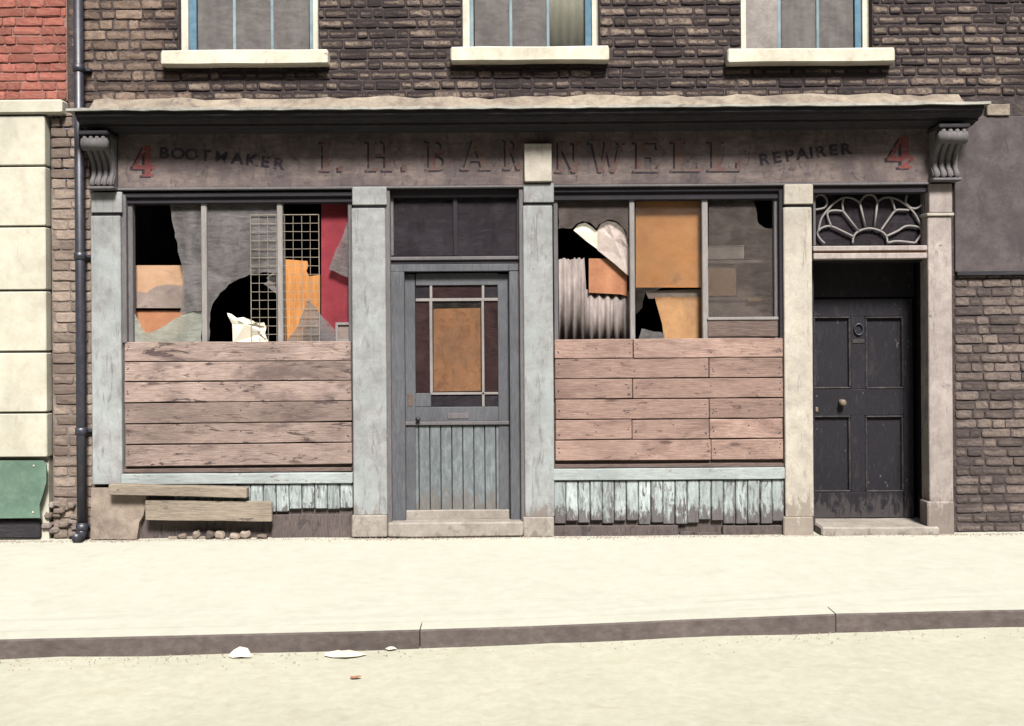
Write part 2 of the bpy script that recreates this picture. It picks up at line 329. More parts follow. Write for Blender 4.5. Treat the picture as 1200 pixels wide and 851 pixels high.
M['glass'] = glass('dusty_glass', (146, 140, 140), .48, var=.6)
M['glass_p'] = glass('pale_dusty_glass', (186, 188, 176), .66)
M['glass_d'] = glass('dim_glass', (124, 112, 108), .45, var=.4)
M['glass_c'] = glass('thin_dust_glass', (150, 138, 132), .07, var=.08)
M['glass_b'] = glass('black_glass', (76, 70, 76), .50, var=.4)
M['glass_r'] = glass('dusty_brown_glass', (130, 118, 114), .30, var=.22)
M['glass_edge'] = surf('broken_glass_edge', (168, 176, 172), (140, 150, 146), (196, 202, 196), 20, rough=.3, bump=.1)
M['glass_u'] = glass('upper_window_glass', (170, 162, 160), .38, var=.15)
M['amber'] = glass('amber_glass', (78, 60, 60), .6, var=.5)

# ------------------------------------------------------------------ ground, pavement, kerb
def kerb_line():
    pts = [G(*p) for p in ((205, 745), (400, 740.5), (600, 735), (800, 726.5), (980, 719.5), (1170, 715))]
    a, b = pts[0], pts[1]; L = [(a[0]-(b[0]-a[0])*k, a[1]-(b[1]-a[1])*k) for k in (28, 3, 1.2)]
    a, b = pts[-2], pts[-1]; Rr = [(b[0]+(b[0]-a[0])*k, b[1]+(b[1]-a[1])*k*.3) for k in (1.2, 3, 40)]
    return L+pts+Rr
KL = kerb_line()
def ky(x):
    for (a, b), (c, d) in zip(KL, KL[1:]):
        if a <= x <= c: return b+(d-b)*(x-a)/(c-a)
    return KL[0][1] if x < KL[0][0] else KL[-1][1]
KH = .10
# road sheet
V = []; Fc = []; xs = [-220, -60, -20]+[-8+i*.4 for i in range(41)]+[20, 60, 220]; ys = [-200, -60, -20, -9]+[-7.5+i*.35 for i in range(16)]+[0, 3, 40, 200]
for y in ys:
    for x in xs:
        V.append((x, y, -KH-.002+(rng.uniform(-.006, .006) if abs(x) < 9 and -8 < y < -1.9 else 0)))
nx = len(xs)
for j in range(len(ys)-1):
    for i in range(nx-1): a = j*nx+i; Fc.append((a, a+1, a+nx+1, a+nx))
tag(mesh('road', V, Fc, M['road'], smooth=True, auto=False), 'pale worn road surface in front of the kerb', kind='structure')
# pavement: two poured strips with an open joint between them
pv = tag(link(bpy.data.objects.new('pavement', None)), 'pale concrete pavement in front of the derelict shop', kind='structure')
def strip(name, f0, f1, mat, zt=0.0, zb=-KH):
    xs = [-60, -20, -10]+[-6.5+i*.5 for i in range(27)]+[10, 20, 60]; V = []; Fc = []
    for x in xs:
        a, b = f0(x), f1(x)
        for t in (0, .25, .5, .75, 1): V.append((x, a+(b-a)*t, zt+(rng.uniform(-.003, .003) if 0 < t < 1 and abs(x) < 7 else 0)))
        V += [(x, b, zb), (x, a, zb)]
    for i in range(len(xs)-1):
        for j in range(7):
            k = (j+1) % 7; Fc.append((i*7+j, (i+1)*7+j, (i+1)*7+k, i*7+k))
    return mesh(name, V, Fc, mat, pv, auto=False)
jy = lambda x: ky(x)+.50
strip('paving_strip', lambda x: jy(x)+.008, lambda x: .9, M['pave'], -.001)
strip('paving_strip', lambda x: ky(x)+.158, jy, M['pave'])
for o in pv.children: 
    # keep normals consistent
    o.data.validate()
kb = tag(link(bpy.data.objects.new('kerb', None)), 'grey granite kerb along the pavement edge', kind='structure')
joints = [G(492, 738)[0], G(980, 720)[0]]
x = joints[0]-1.9*6; jx = []
step = joints[1]-joints[0]

x = joints[0]-step*8
while x < 30: jx.append(x); x += step
for a, b in zip(jx, jx[1:]):
    V = []; Fc = []; n = 8
    for i in range(n+1):
        xx = a+.003+(b-a-.006)*i/n; y = ky(xx); j = rng.uniform(-.003, .003)
        for dy, dz in ((0+j, -KH-.03), (j, -.010), (.009, -.001+j*.3), (.15, 0), (.15, -KH-.03)): V.append((xx, y+dy, dz))
    for i in range(n):
        for j in range(5): k = (j+1) % 5; Fc.append((i*5+j, (i+1)*5+j, (i+1)*5+k, i*5+k)[::-1])
    Fc += [(0, 1, 2, 3, 4)[::-1], tuple(n*5+i for i in range(5))]
    o = mesh('kerb_stone', V, Fc, [M['kerb'], M['pave']], kb)
    for f in o.data.polygons:
        if f.index % 5 == 2 and f.index < 40: f.material_index = 1
box('kerb_bed', -60, 60, -2.0, -1.6, -KH-.2, -KH-.01, M['kerb'], kb)

# ---- unseen terrace opposite, added to cut sky and bounce light on the shopfront
OT = thing('added_terrace', 'plain dark brick terrace facing the shop across the narrow street, behind the viewer', 'building', (0, -14, -KH))
A = Acc(); zs_ = [(.9, 2.4), (3.8, 5.5), (6.8, 8.2)]; xs_ = [-18+i*2.4 for i in range(16)]
zb_ = -KH
for (a0, a1) in zs_+[(9.6, 9.6)]:
    A.box(-20, 20, -14.5, -14, zb_, a0, .001); 
    if a1 > a0:
        px_ = -20
        for xx in xs_:
            A.box(px_, xx-.5, -14.5, -14, a0, a1, .001); px_ = xx+.5
        A.box(px_, 20, -14.5, -14, a0, a1, .001)
    zb_ = a1
A.out('wall', M['mortar_b'], OT)
box('roof', -20.1, 20.1, -20, -13.9, 9.6, 9.75, M['cornice'], OT)
box('backing', -20, 20, -20, -15.2, -KH, 9.6, M['inside'], OT)
for (a0, a1) in zs_:
    for xx in xs_:
        F_ = box('window_sill', xx-.6, xx+.6, -14.1+.001, -13.9, a0-.12, a0-.001, M['sill'], OT)
        G_ = link(bpy.data.objects.new('window', None), OT, (xx, -14.2, a0))
        A = Acc(); y_ = -14.2
        for bx in ((xx-.499, xx-.44, a0, a1), (xx+.44, xx+.499, a0, a1), (xx-.44, xx+.44, a1-.06, a1), (xx-.44, xx+.44, a0+.001, a0+.06), (xx-.44, xx+.44, (a0+a1)/2-.025, (a0+a1)/2+.025), (xx-.015, xx+.015, a0+.06, (a0+a1)/2-.025), (xx-.015, xx+.015, (a0+a1)/2+.025, a1-.06)):
            A.box(bx[0], bx[1], y_, y_+.05, bx[2], bx[3], .002)
        A.out('frame', M['white'], G_)
        box('pane', xx-.44, xx+.44, y_+.02, y_+.024, a0+.06, a1-.06, M['glass_b'], G_, b=.001)

# ------------------------------------------------------------------ buildings
YW = .06               # main brick face
B = thing('shop_building', 'sooty brick terraced building with a derelict grey two-window shopfront and two doors', 'building', (0, .3, 0))
NB = thing('neighbour_building', 'neighbouring red brick building with cream rusticated stucco ground floor at left', 'building', (-4.9, .3, 0))

# ---- bricks
cache = {}
def brick_mesh(L, H, dep, m, var):
    key = (round(L, 3), round(H, 3), m.name, var)
    if key in cache: return cache[key]
    r = random.Random(hash((round(L*1000), round(H*1000), var)) & 0xffff)
    V = []; rim = []
    e = min(.014, L*.2)
    for s, k in ((0, 1), (e, 0), (L*r.uniform(.4, .6), 0), (L-e, 0), (L, 1)):
        j = lambda a=.0042: r.uniform(-a, a)
        c = .006; ins = .0045 if k else 0
        prof = [(dep, 0), (.007+ins, 0+ins+j()), (0+ins+j(.002), c+ins+j()), (-.001+ins*1.1+j(.0025), H/2+j(.004)), (0+ins+j(.002), H-c-ins+j()), (.007+ins, H-ins+j()), (dep, H)]
        for i, (y, z) in enumerate(prof):
            V.append((s-L/2, y, z)); rim.append(1.0 if (k or i not in (3,)) else 0.0)
    Fc = []
    for i in range(4):
        for q in range(6): Fc.append((i*7+q, i*7+q+1, (i+1)*7+q+1, (i+1)*7+q))
    Fc += [tuple(range(7))[::-1], tuple(range(28, 35))]
    me = bpy.data.meshes.new('brick'); me.from_pydata(V, [], [f[::-1] for f in Fc]); me.materials.append(m)
    at = me.attributes.new('rim', 'FLOAT', 'POINT'); at.data.foreach_set('value', rim)
    tn = me.attributes.new('tone', 'FLOAT', 'POINT'); tt = r.random(); tn.data.foreach_set('value', [tt]*len(V))
    me.update(); cache[key] = me
    return me
SP = []   # parent, x, y, z, L, H, mat, priority
def bricks(parent, x0, x1, z0, z1, y, mat, H=.081, L=.205, holes=(), joint=.009, rag=0, pr=0, matf=None, ragl=0, zj=.003):
    z = z0; row = 0
    while z < z1-.02:
        h = min(H, z1-z); x = x0-L*rng.random()*.5-(L*.4 if row % 2 else 0); hd = row % 2
        xe = x1+(rng.uniform(-rag, rag) if rag else 0); xs = x0+(rng.uniform(-ragl, ragl) if ragl else 0)
        while x < xe:
            l = (L if not hd else L*.52)*rng.uniform(.80, 1.15); hd = not hd if rng.random() < .8 else hd
            a, b = max(x, xs), min(x+l, xe); x += l
            for hx0, hx1, hz0, hz1 in holes:
                if z+h*.5 > hz0 and z+h*.5 < hz1:
                    if a < hx0 < b and b <= hx1: b = hx0
                    elif a >= hx0 and b <= hx1: b = a
                    elif a < hx1 < b and a >= hx0: a = hx1
            if b-a < .03: continue
            Lq = round((b-a-joint)/.005)*.005; Hq = round((h-joint)/.002)*.002
            mm = matf((a+b)/2, z) if matf else mat
            SP.append((parent, (a+b)/2, y+rng.uniform(-.004, .005), z+joint/2+rng.uniform(-zj, zj)*.5, Lq, Hq, mm, pr))
        z += H; row += 1

# ---- upper windows (rect in px at brick face): opening from reveals
UW = [(208, -190, 372, 60, 0), (541, -190, 702, 57, 1), (868, -190, 1022, 59, 2)]
UWr = []
for (a, b, c, d, k) in UW:
    x0, x1, z0, z1 = R(a, b, c, d, YW); z0 = P((a+c)/2, d, YW)[1]; z1 = z0+1.35
    UWr.append((x0, x1, z0, z1))
SILL = [(188, 58, 384, 75.5), (528, 54, 714, 71.5), (853, 56, 1049, 73)]
XL = P(80, 200, YW)[0]; XR = 5.6
zfl = P(600, 112, YW)[1]     # top of shop cornice fillet
ztop = 5.9
holes = [(x0, x1, z0, z1) for x0, x1, z0, z1 in UWr]
holes += [R(s[0], s[1], s[2], s[3], YW) for s in SILL]
def upmat(x, z): return M['brick_b'] if x < P(205, 60)[0]+rng.uniform(-.15, .15) else M['brick']
bricks(B, P(101, 60, YW)[0]-.05, XR, zfl-.03, ztop, YW, None, holes=holes, matf=upmat)
# toothing left of the drainpipe
bricks(B, P(79, 60, YW)[0], P(101, 60, YW)[0]-.055, P(85, 128, YW)[1], ztop, YW+.01, M['brick_b'], rag=0, pr=2)
# brown brick strip beside the drainpipe, down to the ground
bricks(B, P(60, 300, YW)[0], P(107, 300, YW)[0], .0, P(85, 130, YW)[1]-.01, YW, M['brick_c'], pr=1, ragl=0)
# right-hand wall bricks
bricks(B, P(1119, 400, YW)[0], XR, .0, P(1150, 322, YW)[1], YW, M['brick_d'], pr=1, H=.074)
# red bricks of the neighbour
bricks(NB, -9.0, P(78, 60, YW)[0]-.004, P(45, 117, YW)[1], ztop, YW+.0, M['brick_r'], H=.0725, pr=0, joint=.006)
def inview(s):
    p, x, y, z, L, H, m, pr = s
    u = (x)*F/(D+y); v = (z-EYE)*F/(D+y)
    return -585-L*70 < u < 585+L*70 and HZ-v > -12
def prio(s): return (not inview(s), s[7], -s[4]*s[5])
for par in (B, NB):
    L_ = sorted([s for s in SP if s[0] is par], key=prio)
    vis = [s for s in L_ if inview(s)][:296]
    ids = set(map(id, vis)); rest = [s for s in L_ if id(s) not in ids]
    for s in vis:
        o = bpy.data.objects.new('brick', brick_mesh(s[4], s[5], .06, s[6], rng.randrange(5)))
        link(o, par, (s[1], s[2], s[3])); o.rotation_euler = (0, rng.uniform(-.008, .008), 0)
    V = []; Fc = []; rim = []; tone = []; mi = []; mats = []
    for s in rest:
        me = brick_mesh(s[4], s[5], .06, s[6], rng.randrange(4)); k = len(V); t = rng.random()
        if s[6] not in mats: mats.append(s[6])
        V += [Vector((v.co.x+s[1], v.co.y+s[2], v.co.z+s[3])) for v in me.vertices]
        rim += [d.value for d in me.attributes['rim'].data]; tone += [t]*len(me.vertices)
        Fc += [tuple(i+k for i in p.vertices) for p in me.polygons]; mi += [mats.index(s[6])]*len(me.polygons)
    if V:
        o = mesh('brickwork', V, Fc, mats, par, mi=mi); o['kind'] = 'stuff'
        o.data.attributes.new('rim', 'FLOAT', 'POINT').data.foreach_set('value', rim)
        o.data.attributes.new('tone', 'FLOAT', 'POINT').data.foreach_set('value', tone)
print('bricks', len(SP))

# ---- mortar walls behind the bricks, split round the openings
def wall(name, x0, x1, z0, z1, holes, y0, y1, m, parent):
    xs = sorted({x0, x1}|{min(max(h[0], x0), x1) for h in holes}|{min(max(h[1], x0), x1) for h in holes})
    A = Acc()
    for a, b in zip(xs, xs[1:]):
        zs = [(z0, z1)]
        for h in holes:
            if h[0] < (a+b)/2 < h[1]:
                nz = []
                for p, q in zs:
                    if h[2] > p: nz.append((p, min(q, h[2])))
                    if h[3] < q: nz.append((max(p, h[3]), q))
                zs = nz
        for p, q in zs:
            if q-p > .001: A.add([(a, y0, p), (b, y0, p), (b, y1, p), (a, y1, p), (a, y0, q), (b, y0, q), (b, y1, q), (a, y1, q)],
                  [(0, 1, 5, 4), (1, 2, 6, 5), (2, 3, 7, 6), (3, 0, 4, 7), (0, 3, 2, 1), (4, 5, 6, 7)])
    return A.out(name, m, parent)
wall('upper_wall', XL, XR, P(600, 215, YW)[1], ztop, UWr, YW+.009, YW+.30, M['mortar'], B)
wall('side_pier_wall', P(60, 300, YW)[0], P(120, 300, YW)[0], -.05, P(600, 216, YW)[1], [], YW+.009, YW+.30, M['mortar_b'], B)
wall('side_wall', P(1110, 300, YW)[0], XR, -.05, P(600, 216, YW)[1], [], YW+.009, YW+.30, M['mortar'], B)
# sooty render panel at right, with its drip edge and the pale patch at the top
pbox('render_panel', (1119, 136, 1330, 319), YW-.012, YW+.02, M['dark_render'], B, b=.006, n=4, jit=.003)
pbox('drip_edge', (1122, 317, 1330, 322), YW-.035, YW+.02, M['cornice'], B, b=.003, n=4, jit=.002)
pbox('stone_patch', (1157, 122, 1184, 135.5), YW-.03, YW+.02, M['fillet'], B, b=.006, n=4, jit=.003)

# ---- neighbour, ground floor of rusticated blocks
X1 = P(57, 300, YW)[0]
ys_ = [134.5, 194.5, 265.5, 340.5, 412.5, 484, 537]
wall('backing_wall', -9.0, X1-.012, -.05, P(40, 118, YW)[1], [], YW+.0, YW+.3, M['stucco'], NB)
wall('upper_wall', -9.0, P(78, 60, YW)[0], P(40, 118, YW)[1], ztop, [], YW+.012, YW+.3, M['mortar_r'], NB)
for a, b in zip(ys_, ys_[1:]):
    z1, z0 = P(40, a, 0)[1]-.007, P(40, b, 0)[1]+.007
    box('stucco_block', -5.6, X1, YW-.055, YW+.05, z0, z1, M['stucco'], NB, b=.007, n=3, jit=.0015)
zc1, zc0 = P(40, 117.5)[1], P(40, 134)[1]
box('band_course', -9, P(74, 125)[0], YW-.085, YW+.05, zc0, zc1, M['stucco'], NB, b=.012, n=5, jit=.004)
pbox('plinth', (-240, 610, 47, 632), YW-.03, YW+.05, M['cornice'], NB, b=.01, n=3, jit=.004)
gp = poly('green_panel', [(-60, 540), (50, 540), (54, 545), (54, 566), (50, 580), (46, 592), (47, 607), (-60, 608)], YW-.078, YW-.06, M['green'])
tag(gp, 'faded green sheet with a cut-away lower corner fixed low on the cream pier', 'panel')
for q in ((41, 545.5), (40, 600)):
    x, z = P(*q); box('fixing', x-.008, x+.008, YW-.084, YW-.076, z-.008, z+.008, M['stucco'], gp, b=.003)
# broken masonry at the foot of the strip
for i in range(16):
    X = rng.uniform(48, 88); Y = rng.uniform(588, 630); x, z = P(X, Y)
    V, Fc = chbox(x-.05*rng.uniform(.5, 1), x+.05*rng.uniform(.5, 1), YW-.02-rng.random()*.02, YW+.05, max(0, z-.022), z+.022, .012, 'x', 2, .006)
    mesh('stone', V, Fc, rng.choice([M['brick_c'], M['pil_c'], M['mortar_b']]), B)

# ---- upper window sills and sashes
for k, (s, wr) in enumerate(zip(SILL, UWr)):
    x0, x1, z0, z1 = R(*s, YW-.10)
    box('window_sill', x0, x1, YW-.10, YW+.10, z0, z1, M['sill'], B, b=.01, n=5, jit=.003)
    W = link(bpy.data.objects.new('sash_window', None), B, ((wr[0]+wr[1])/2, YW+.1, wr[2]))
    a, b, z0, z1 = wr; yf = YW+.085
    fw = .055
    A = Acc(); A.box(a, a+fw, yf-.01, yf+.08, z0-.01, z1, axis='z'); A.box(b-fw, b, yf-.01, yf+.08, z0-.01, z1, axis='z'); A.box(a+fw, b-fw, yf-.01, yf+.08, z1-fw, z1)
    A.out('frame', M['white'], W)
    a += fw; b -= fw; z1 -= fw
    if k == 2:
        # bricked-up left part of the third window
        c = P(911, 40, yf)[0]
        box('infill', a, c, yf+.0, yf+.09, z0-.01, z1, M['concrete'], W, n=2, jit=.003); a = c+.002
    A = Acc(); st_ = .058 if k == 0 else .03; en = .03 if k == 0 else .052
    A.box(a, a+st_, yf+.012, yf+.055, z0-.01, z1, axis='z', mi=0 if k == 0 else 1); A.box(b-en, b, yf+.012, yf+.055, z0-.01, z1, axis='z', mi=1 if k == 0 else 0)
    A.box(a+st_, b-en, yf+.014, yf+.053, z0-.01, z0+.03, mi=0)
    A.box(a+st_, b-en, yf+.014, yf+.053, z0+.62, z0+.665, mi=0)
    A.out('sash', [M['blue'], M['pale_blue']], W)
    nb = 3 if k < 2 else 2
    for i in range(1, nb):
        x = a+st_+(b-en-a-st_)*i/nb
        box('glazing_bar', x-.012, x+.012, yf+.018, yf+.045, z0+.03, z0+.62, M['pale_blue'], W, axis='z')
        box('glazing_bar', x-.012, x+.012, yf+.018, yf+.045, z0+.665, z1, M['pale_blue'], W, axis='z')
    for i in range(nb):
        xa = a+st_+(b-en-a-st_)*i/nb; xb = a+st_+(b-en-a-st_)*(i+1)/nb
        box('pane', xa+.008, xb-.008, yf+.030, yf+.034, z0+.03, z1, M['glass_c'] if (k, i) == (1, 2) else M['glass_u'], W, b=.001)
    # pleated net behind the glass
    for kind in ('net', 'curtain'):
        if kind == 'curtain' and k != 1: continue
        xa, xb = (a, b) if kind == 'net' else (b-.34, b)
        yy = yf+.16 if kind == 'net' else yf+.085
        V = []; Fc = []; n = 60 if kind == 'net' else 24
        for i in range(n+1):
            x = xa+(xb-xa)*i/n; fo = 1.0 if kind == 'net' else .15; y = yy-(0 if kind == 'net' else .015)+fo*(.012*math.sin(i*1.3)+.006*math.sin(i*.37))
            V += [(x, y, z0-.02), (x, y+.002, z1)]
        Fc = [(2*i, 2*i+2, 2*i+3, 2*i+1) for i in range(n)]
        o = mesh('net_curtain' if kind == 'net' else 'curtain', V, Fc, M[kind], smooth=True)
        mod = o.modifiers.new('thick', 'SOLIDIFY'); mod.thickness = .002
        lab = {0: 'grey net curtain behind the upper window above the left shop window', 1: 'grey net curtain behind the middle upper window above the central pier', 2: 'grey net curtain behind the partly blocked upper window above the right shop window'}[k]
        tag(o, lab if kind == 'net' else 'cream curtain hanging in the right pane of the middle upper window', 'curtain', 'net curtains in the upper windows' if kind == 'net' else None)
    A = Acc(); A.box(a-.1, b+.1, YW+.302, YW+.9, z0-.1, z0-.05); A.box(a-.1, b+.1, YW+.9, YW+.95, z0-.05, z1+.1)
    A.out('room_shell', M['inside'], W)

# ---- cornice, fillet, fascia
xa = P(84, 130, -.2)[0]; xb = P(1154, 130, -.2)[0]
def profile_run(name, prof, x0, x1, m, parent, n=24, jit=.0, cap=True):
    """moulding: (y, z) profile run along x"""
    V = []; Fc = []; k = len(prof)
    for i in range(n+1):
        x = x0+(x1-x0)*i/n; jj = [rng.uniform(-jit, jit) for _ in prof]
        sag = -.006*math.sin(PI*i/n)
        V += [(x, y, z+jj[q]+sag) for q, (y, z) in enumerate(prof)]
    for i in range(n):
        for j in range(k): q = (j+1) % k; Fc.append((i*k+j, i*k+q, (i+1)*k+q, (i+1)*k+j))
    Fc += [tuple(range(k)), tuple(range(n*k+k-1, n*k-1, -1))]
    return mesh(name, V, Fc, m, parent)
CY = -.28
zt = P(600, 125, CY)[1]      # lip underside level
zl = P(600, 150, -.16)[1]
zf1 = P(600, 150, 0)[1]
# cement fillet from the brick face out to the lip: ragged top edge
V = []; n = 70; xf0 = P(106, 118, -.02)[0]; xf1 = P(1128, 118, -.02)[0]
Fc = []
for i in range(n+1):
    x = xf0+(xf1-xf0)*i/n
    rg = .008*math.sin(i*.35)+.006*math.sin(i*1.1+1)+rng.uniform(-.008, .008)
    V += [(x, -.07, zt-.02), (x, -.07+rng.uniform(-.004, .004), zt+.045), (x, .0, zt+.10+rg*.5), (x, YW-.012, zt+.150+rg), (x, YW+.03, zt+.152+rg), (x, YW+.03, zt-.02)]
for i in range(n):
    for j in range(6): q = (j+1) % 6; Fc.append((i*6+j, i*6+q, (i+1)*6+q, (i+1)*6+j))
Fc += [tuple(range(6)), tuple(range(n*6+5, n*6-1, -1))]
mesh('cement_fillet', V, [f[::-1] for f in Fc], M['fillet'], B, smooth=False)
profile_run('lead_edge', [(CY-.03, zt-.012), (YW, zt-.012), (YW, zt+.02), (-.06, zt+.02), (CY-.024, zt+.008)], xa, xb, M['lead'], B, 60, .004)
corn = profile_run('cornice', [(YW, zt-.014), (CY, zt-.014), (CY, zt-.045), (CY+.02, zt-.05), (CY+.03, zt-.07), (CY+.07, zt-.088), (CY+.10, zt-.092), (CY+.10, zt-.108), (CY+.15, zt-.112), (CY+.18, zt-.125), (CY+.25, zt-.130), (YW, zt-.130)], P(93, 135, -.2)[0], P(1148, 135, -.2)[0], M['cornice'], B, 30, .0015)
for poly_ in corn.data.polygons: pass
# fascia boards
FY = .02
def fz(X, Y): return P(X, Y, FY)
fas = []
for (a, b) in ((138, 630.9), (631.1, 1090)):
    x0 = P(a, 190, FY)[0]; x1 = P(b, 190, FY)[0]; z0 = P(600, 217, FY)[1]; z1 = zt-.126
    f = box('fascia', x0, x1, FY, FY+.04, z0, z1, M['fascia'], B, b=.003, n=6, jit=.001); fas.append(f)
    box('fascia_bead', x0, x1, FY-.018, FY+.03, z0-.022, z0-.002, M['jamb'], B, b=.005, n=6, jit=.001)
# block of the central pier on the fascia
pbox('pier_block', (614.5, 168, 646.5, 213), -.035, .06, M['pil_b'], B, b=.006, axis='z', n=3, jit=.002)
# bressumer behind the fascia (solid), closes the facade between ground and first floor
box('beam', P(100, 200)[0], P(1118, 200)[0], FY+.045, YW+.30, P(600, 222)[1], zt-.05, M['head'], B)

# ---- lettering
def glyph(ch):
    t, s = .20, .085; q = []
    def r(x0, z0, x1, z1): q.append([(x0, z0), (x1, z0), (x1, z1), (x0, z1)])
    def arc(cx, cz, rx, rz, th, a0, a1, n=10):
        for i in range(n):
            a, b = a0+(a1-a0)*i/n, a0+(a1-a0)*(i+1)/n
            q.append([(cx+rx*math.cos(a), cz+rz*math.sin(a)), (cx+rx*math.cos(b), cz+rz*math.sin(b)), (cx+(rx-th)*math.cos(b), cz+(rz-s*1.1)*math.sin(b)), (cx+(rx-th)*math.cos(a), cz+(rz-s*1.1)*math.sin(a))][::-1])
    def stem(x, z0=0, z1=1, serif=.09, top=True, bot=True):
        r(x, z0, x+t, z1)
        if bot: r(x-serif, 0, x, s); r(x+t, 0, x+t+serif, s)
        if top: r(x-serif, 1-s, x, 1); r(x+t, 1-s, x+t+serif, 1)
    if ch == 'I': stem(.1); w = .4
    elif ch == 'H': stem(.1); stem(.62); r(.3, .45, .62, .55); w = .92
    elif ch == 'B':
        stem(.1, serif=.09); arc(.34, .755, .36, .245, t, -PI/2, PI/2); arc(.36, .275, .40, .275, t, -PI/2, PI/2); w = .82
    elif ch == 'R':
        stem(.1); arc(.36, .74, .36, .26, t, -PI/2, PI/2); q.append([(.42, .48), (.62, 0), (.86, 0), (.62, .48)]); w = .9
    elif ch == 'A':
        q.append([(.08, 0), (.2, 0), (.48, 1), (.36, 1)]); q.append([(.62, 0), (.84, 0), (.56, 1), (.36, 1)]); r(.24, .28, .6, .37)
        r(0, -.0, .28, s*.9); r(.54, 0, .92, s*.9); w = .94
    elif ch == 'N':
        r(.1, 0, .2, 1); r(.0, 0, .1, s); r(.2, 0, .3, s); q.append([(.18, .82), (.62, 0), (.80, 0), (.36, 1), (.1, 1)]); r(.68, .1, .80, 1); r(.6, 1-s, .9, 1); w = .9
    elif ch == 'W':
        q.append([(.08, 1), (.28, 0), (.40, 0), (.28, 1)]); q.append([(.40, 0), (.56, 1), (.48, 1), (.32, 0)])
        q.append([(.44, 1), (.64, 0), (.76, 0), (.64, 1)]); q.append([(.76, 0), (.98, 1), (.88, 1), (.68, 0)]); r(0, 1-s, .36, 1); r(.8, 1-s, 1.06, 1); w = 1.06
    elif ch == 'E':
        stem(.1); r(.3, 0, .74, s); r(.3, 1-s, .72, 1); r(.3, .46, .56, .55); r(.66, s, .74, .26); r(.64, .74, .72, 1-s); r(.5, .36, .56, .46); w = .8
    elif ch == 'L':
        stem(.1); r(.3, 0, .74, s); r(.64, s, .74, .32); w = .78
    elif ch == '.': r(.05, 0, .27, .17); w = .3
    elif ch == '4':
        q.append([(0, .28), (.16, .36), (.52, 1), (.40, 1)]); r(0, .24, .80, .37); r(.42, 0, .64, 1); r(.34, 0, .74, s); w = .8
    return q, w
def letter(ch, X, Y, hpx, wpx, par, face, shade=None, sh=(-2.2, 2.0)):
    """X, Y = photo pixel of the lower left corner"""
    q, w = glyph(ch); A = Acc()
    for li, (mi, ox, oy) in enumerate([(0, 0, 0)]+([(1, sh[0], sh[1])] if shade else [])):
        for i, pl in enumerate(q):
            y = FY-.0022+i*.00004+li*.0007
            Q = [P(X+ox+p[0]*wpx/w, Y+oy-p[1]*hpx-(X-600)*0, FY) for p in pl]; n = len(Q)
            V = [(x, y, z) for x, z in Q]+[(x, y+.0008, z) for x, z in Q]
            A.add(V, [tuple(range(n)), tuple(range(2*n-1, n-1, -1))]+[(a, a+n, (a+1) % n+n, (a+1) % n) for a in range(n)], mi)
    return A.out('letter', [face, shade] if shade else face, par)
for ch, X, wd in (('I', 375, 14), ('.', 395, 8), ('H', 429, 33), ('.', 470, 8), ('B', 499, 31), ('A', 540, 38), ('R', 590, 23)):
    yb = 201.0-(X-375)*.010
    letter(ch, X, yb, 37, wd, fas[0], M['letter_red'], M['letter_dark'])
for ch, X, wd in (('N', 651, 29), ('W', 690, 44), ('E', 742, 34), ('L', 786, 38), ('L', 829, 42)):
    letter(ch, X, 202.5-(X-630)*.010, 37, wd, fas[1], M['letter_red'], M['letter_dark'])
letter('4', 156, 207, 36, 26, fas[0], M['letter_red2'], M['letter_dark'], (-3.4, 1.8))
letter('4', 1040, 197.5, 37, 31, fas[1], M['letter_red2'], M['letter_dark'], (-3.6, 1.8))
def font_letter(ch, X, Y, hpx, ang, par, m, wide=1.0):
    c = bpy.data.curves.new('letter', 'FONT'); c.body = ch; c.size = hpx/150/.72; c.extrude = .0009; c.offset = .0012 if ch == 'M' else .0042; c.align_x = 'CENTER'; c.resolution_u = 3
    o = bpy.data.objects.new('tmp', c); S.collection.objects.link(o)
    me = bpy.data.meshes.new_from_object(o); bpy.data.objects.remove(o)
    x, z = P(X, Y, FY)
    Rm = Matrix.Rotation(PI/2, 4, 'X') ; Rz = Matrix.Rotation(ang, 4, 'Z'); Sx = Matrix.Diagonal((wide, 1, 1, 1))
    me.transform(Rm @ Rz @ Sx); me.materials.clear(); me.materials.append(m)
    l = bpy.data.objects.new('letter', me); link(l, par, (x, FY-.0012, z))
def arc_text(txt, X0, Y0, X1, Y1, bend, hpx, par, wide=1.15):
    n = len(txt)
    for i, ch in enumerate(txt):
        wd = [1.32 if c_ == 'M' else .45 if c_ == 'I' else 1.0 for c_ in txt]
        t = (sum(wd[:i])+wd[i]/2)/sum(wd); X = X0+(X1-X0)*t; Y = Y0+(Y1-Y0)*t-bend*4*t*(1-t)
        sl = ((Y1-Y0)-bend*4*(1-2*t))/(X1-X0); font_letter(ch, X, Y, hpx, -math.atan(sl), par, M['letter_dark'], wide)
arc_text('BOOTMAKER', 184, 185, 334, 199, 2, 13, fas[0])
arc_text('REPAIRER', 889, 194, 999, 180, 1, 13, fas[1])

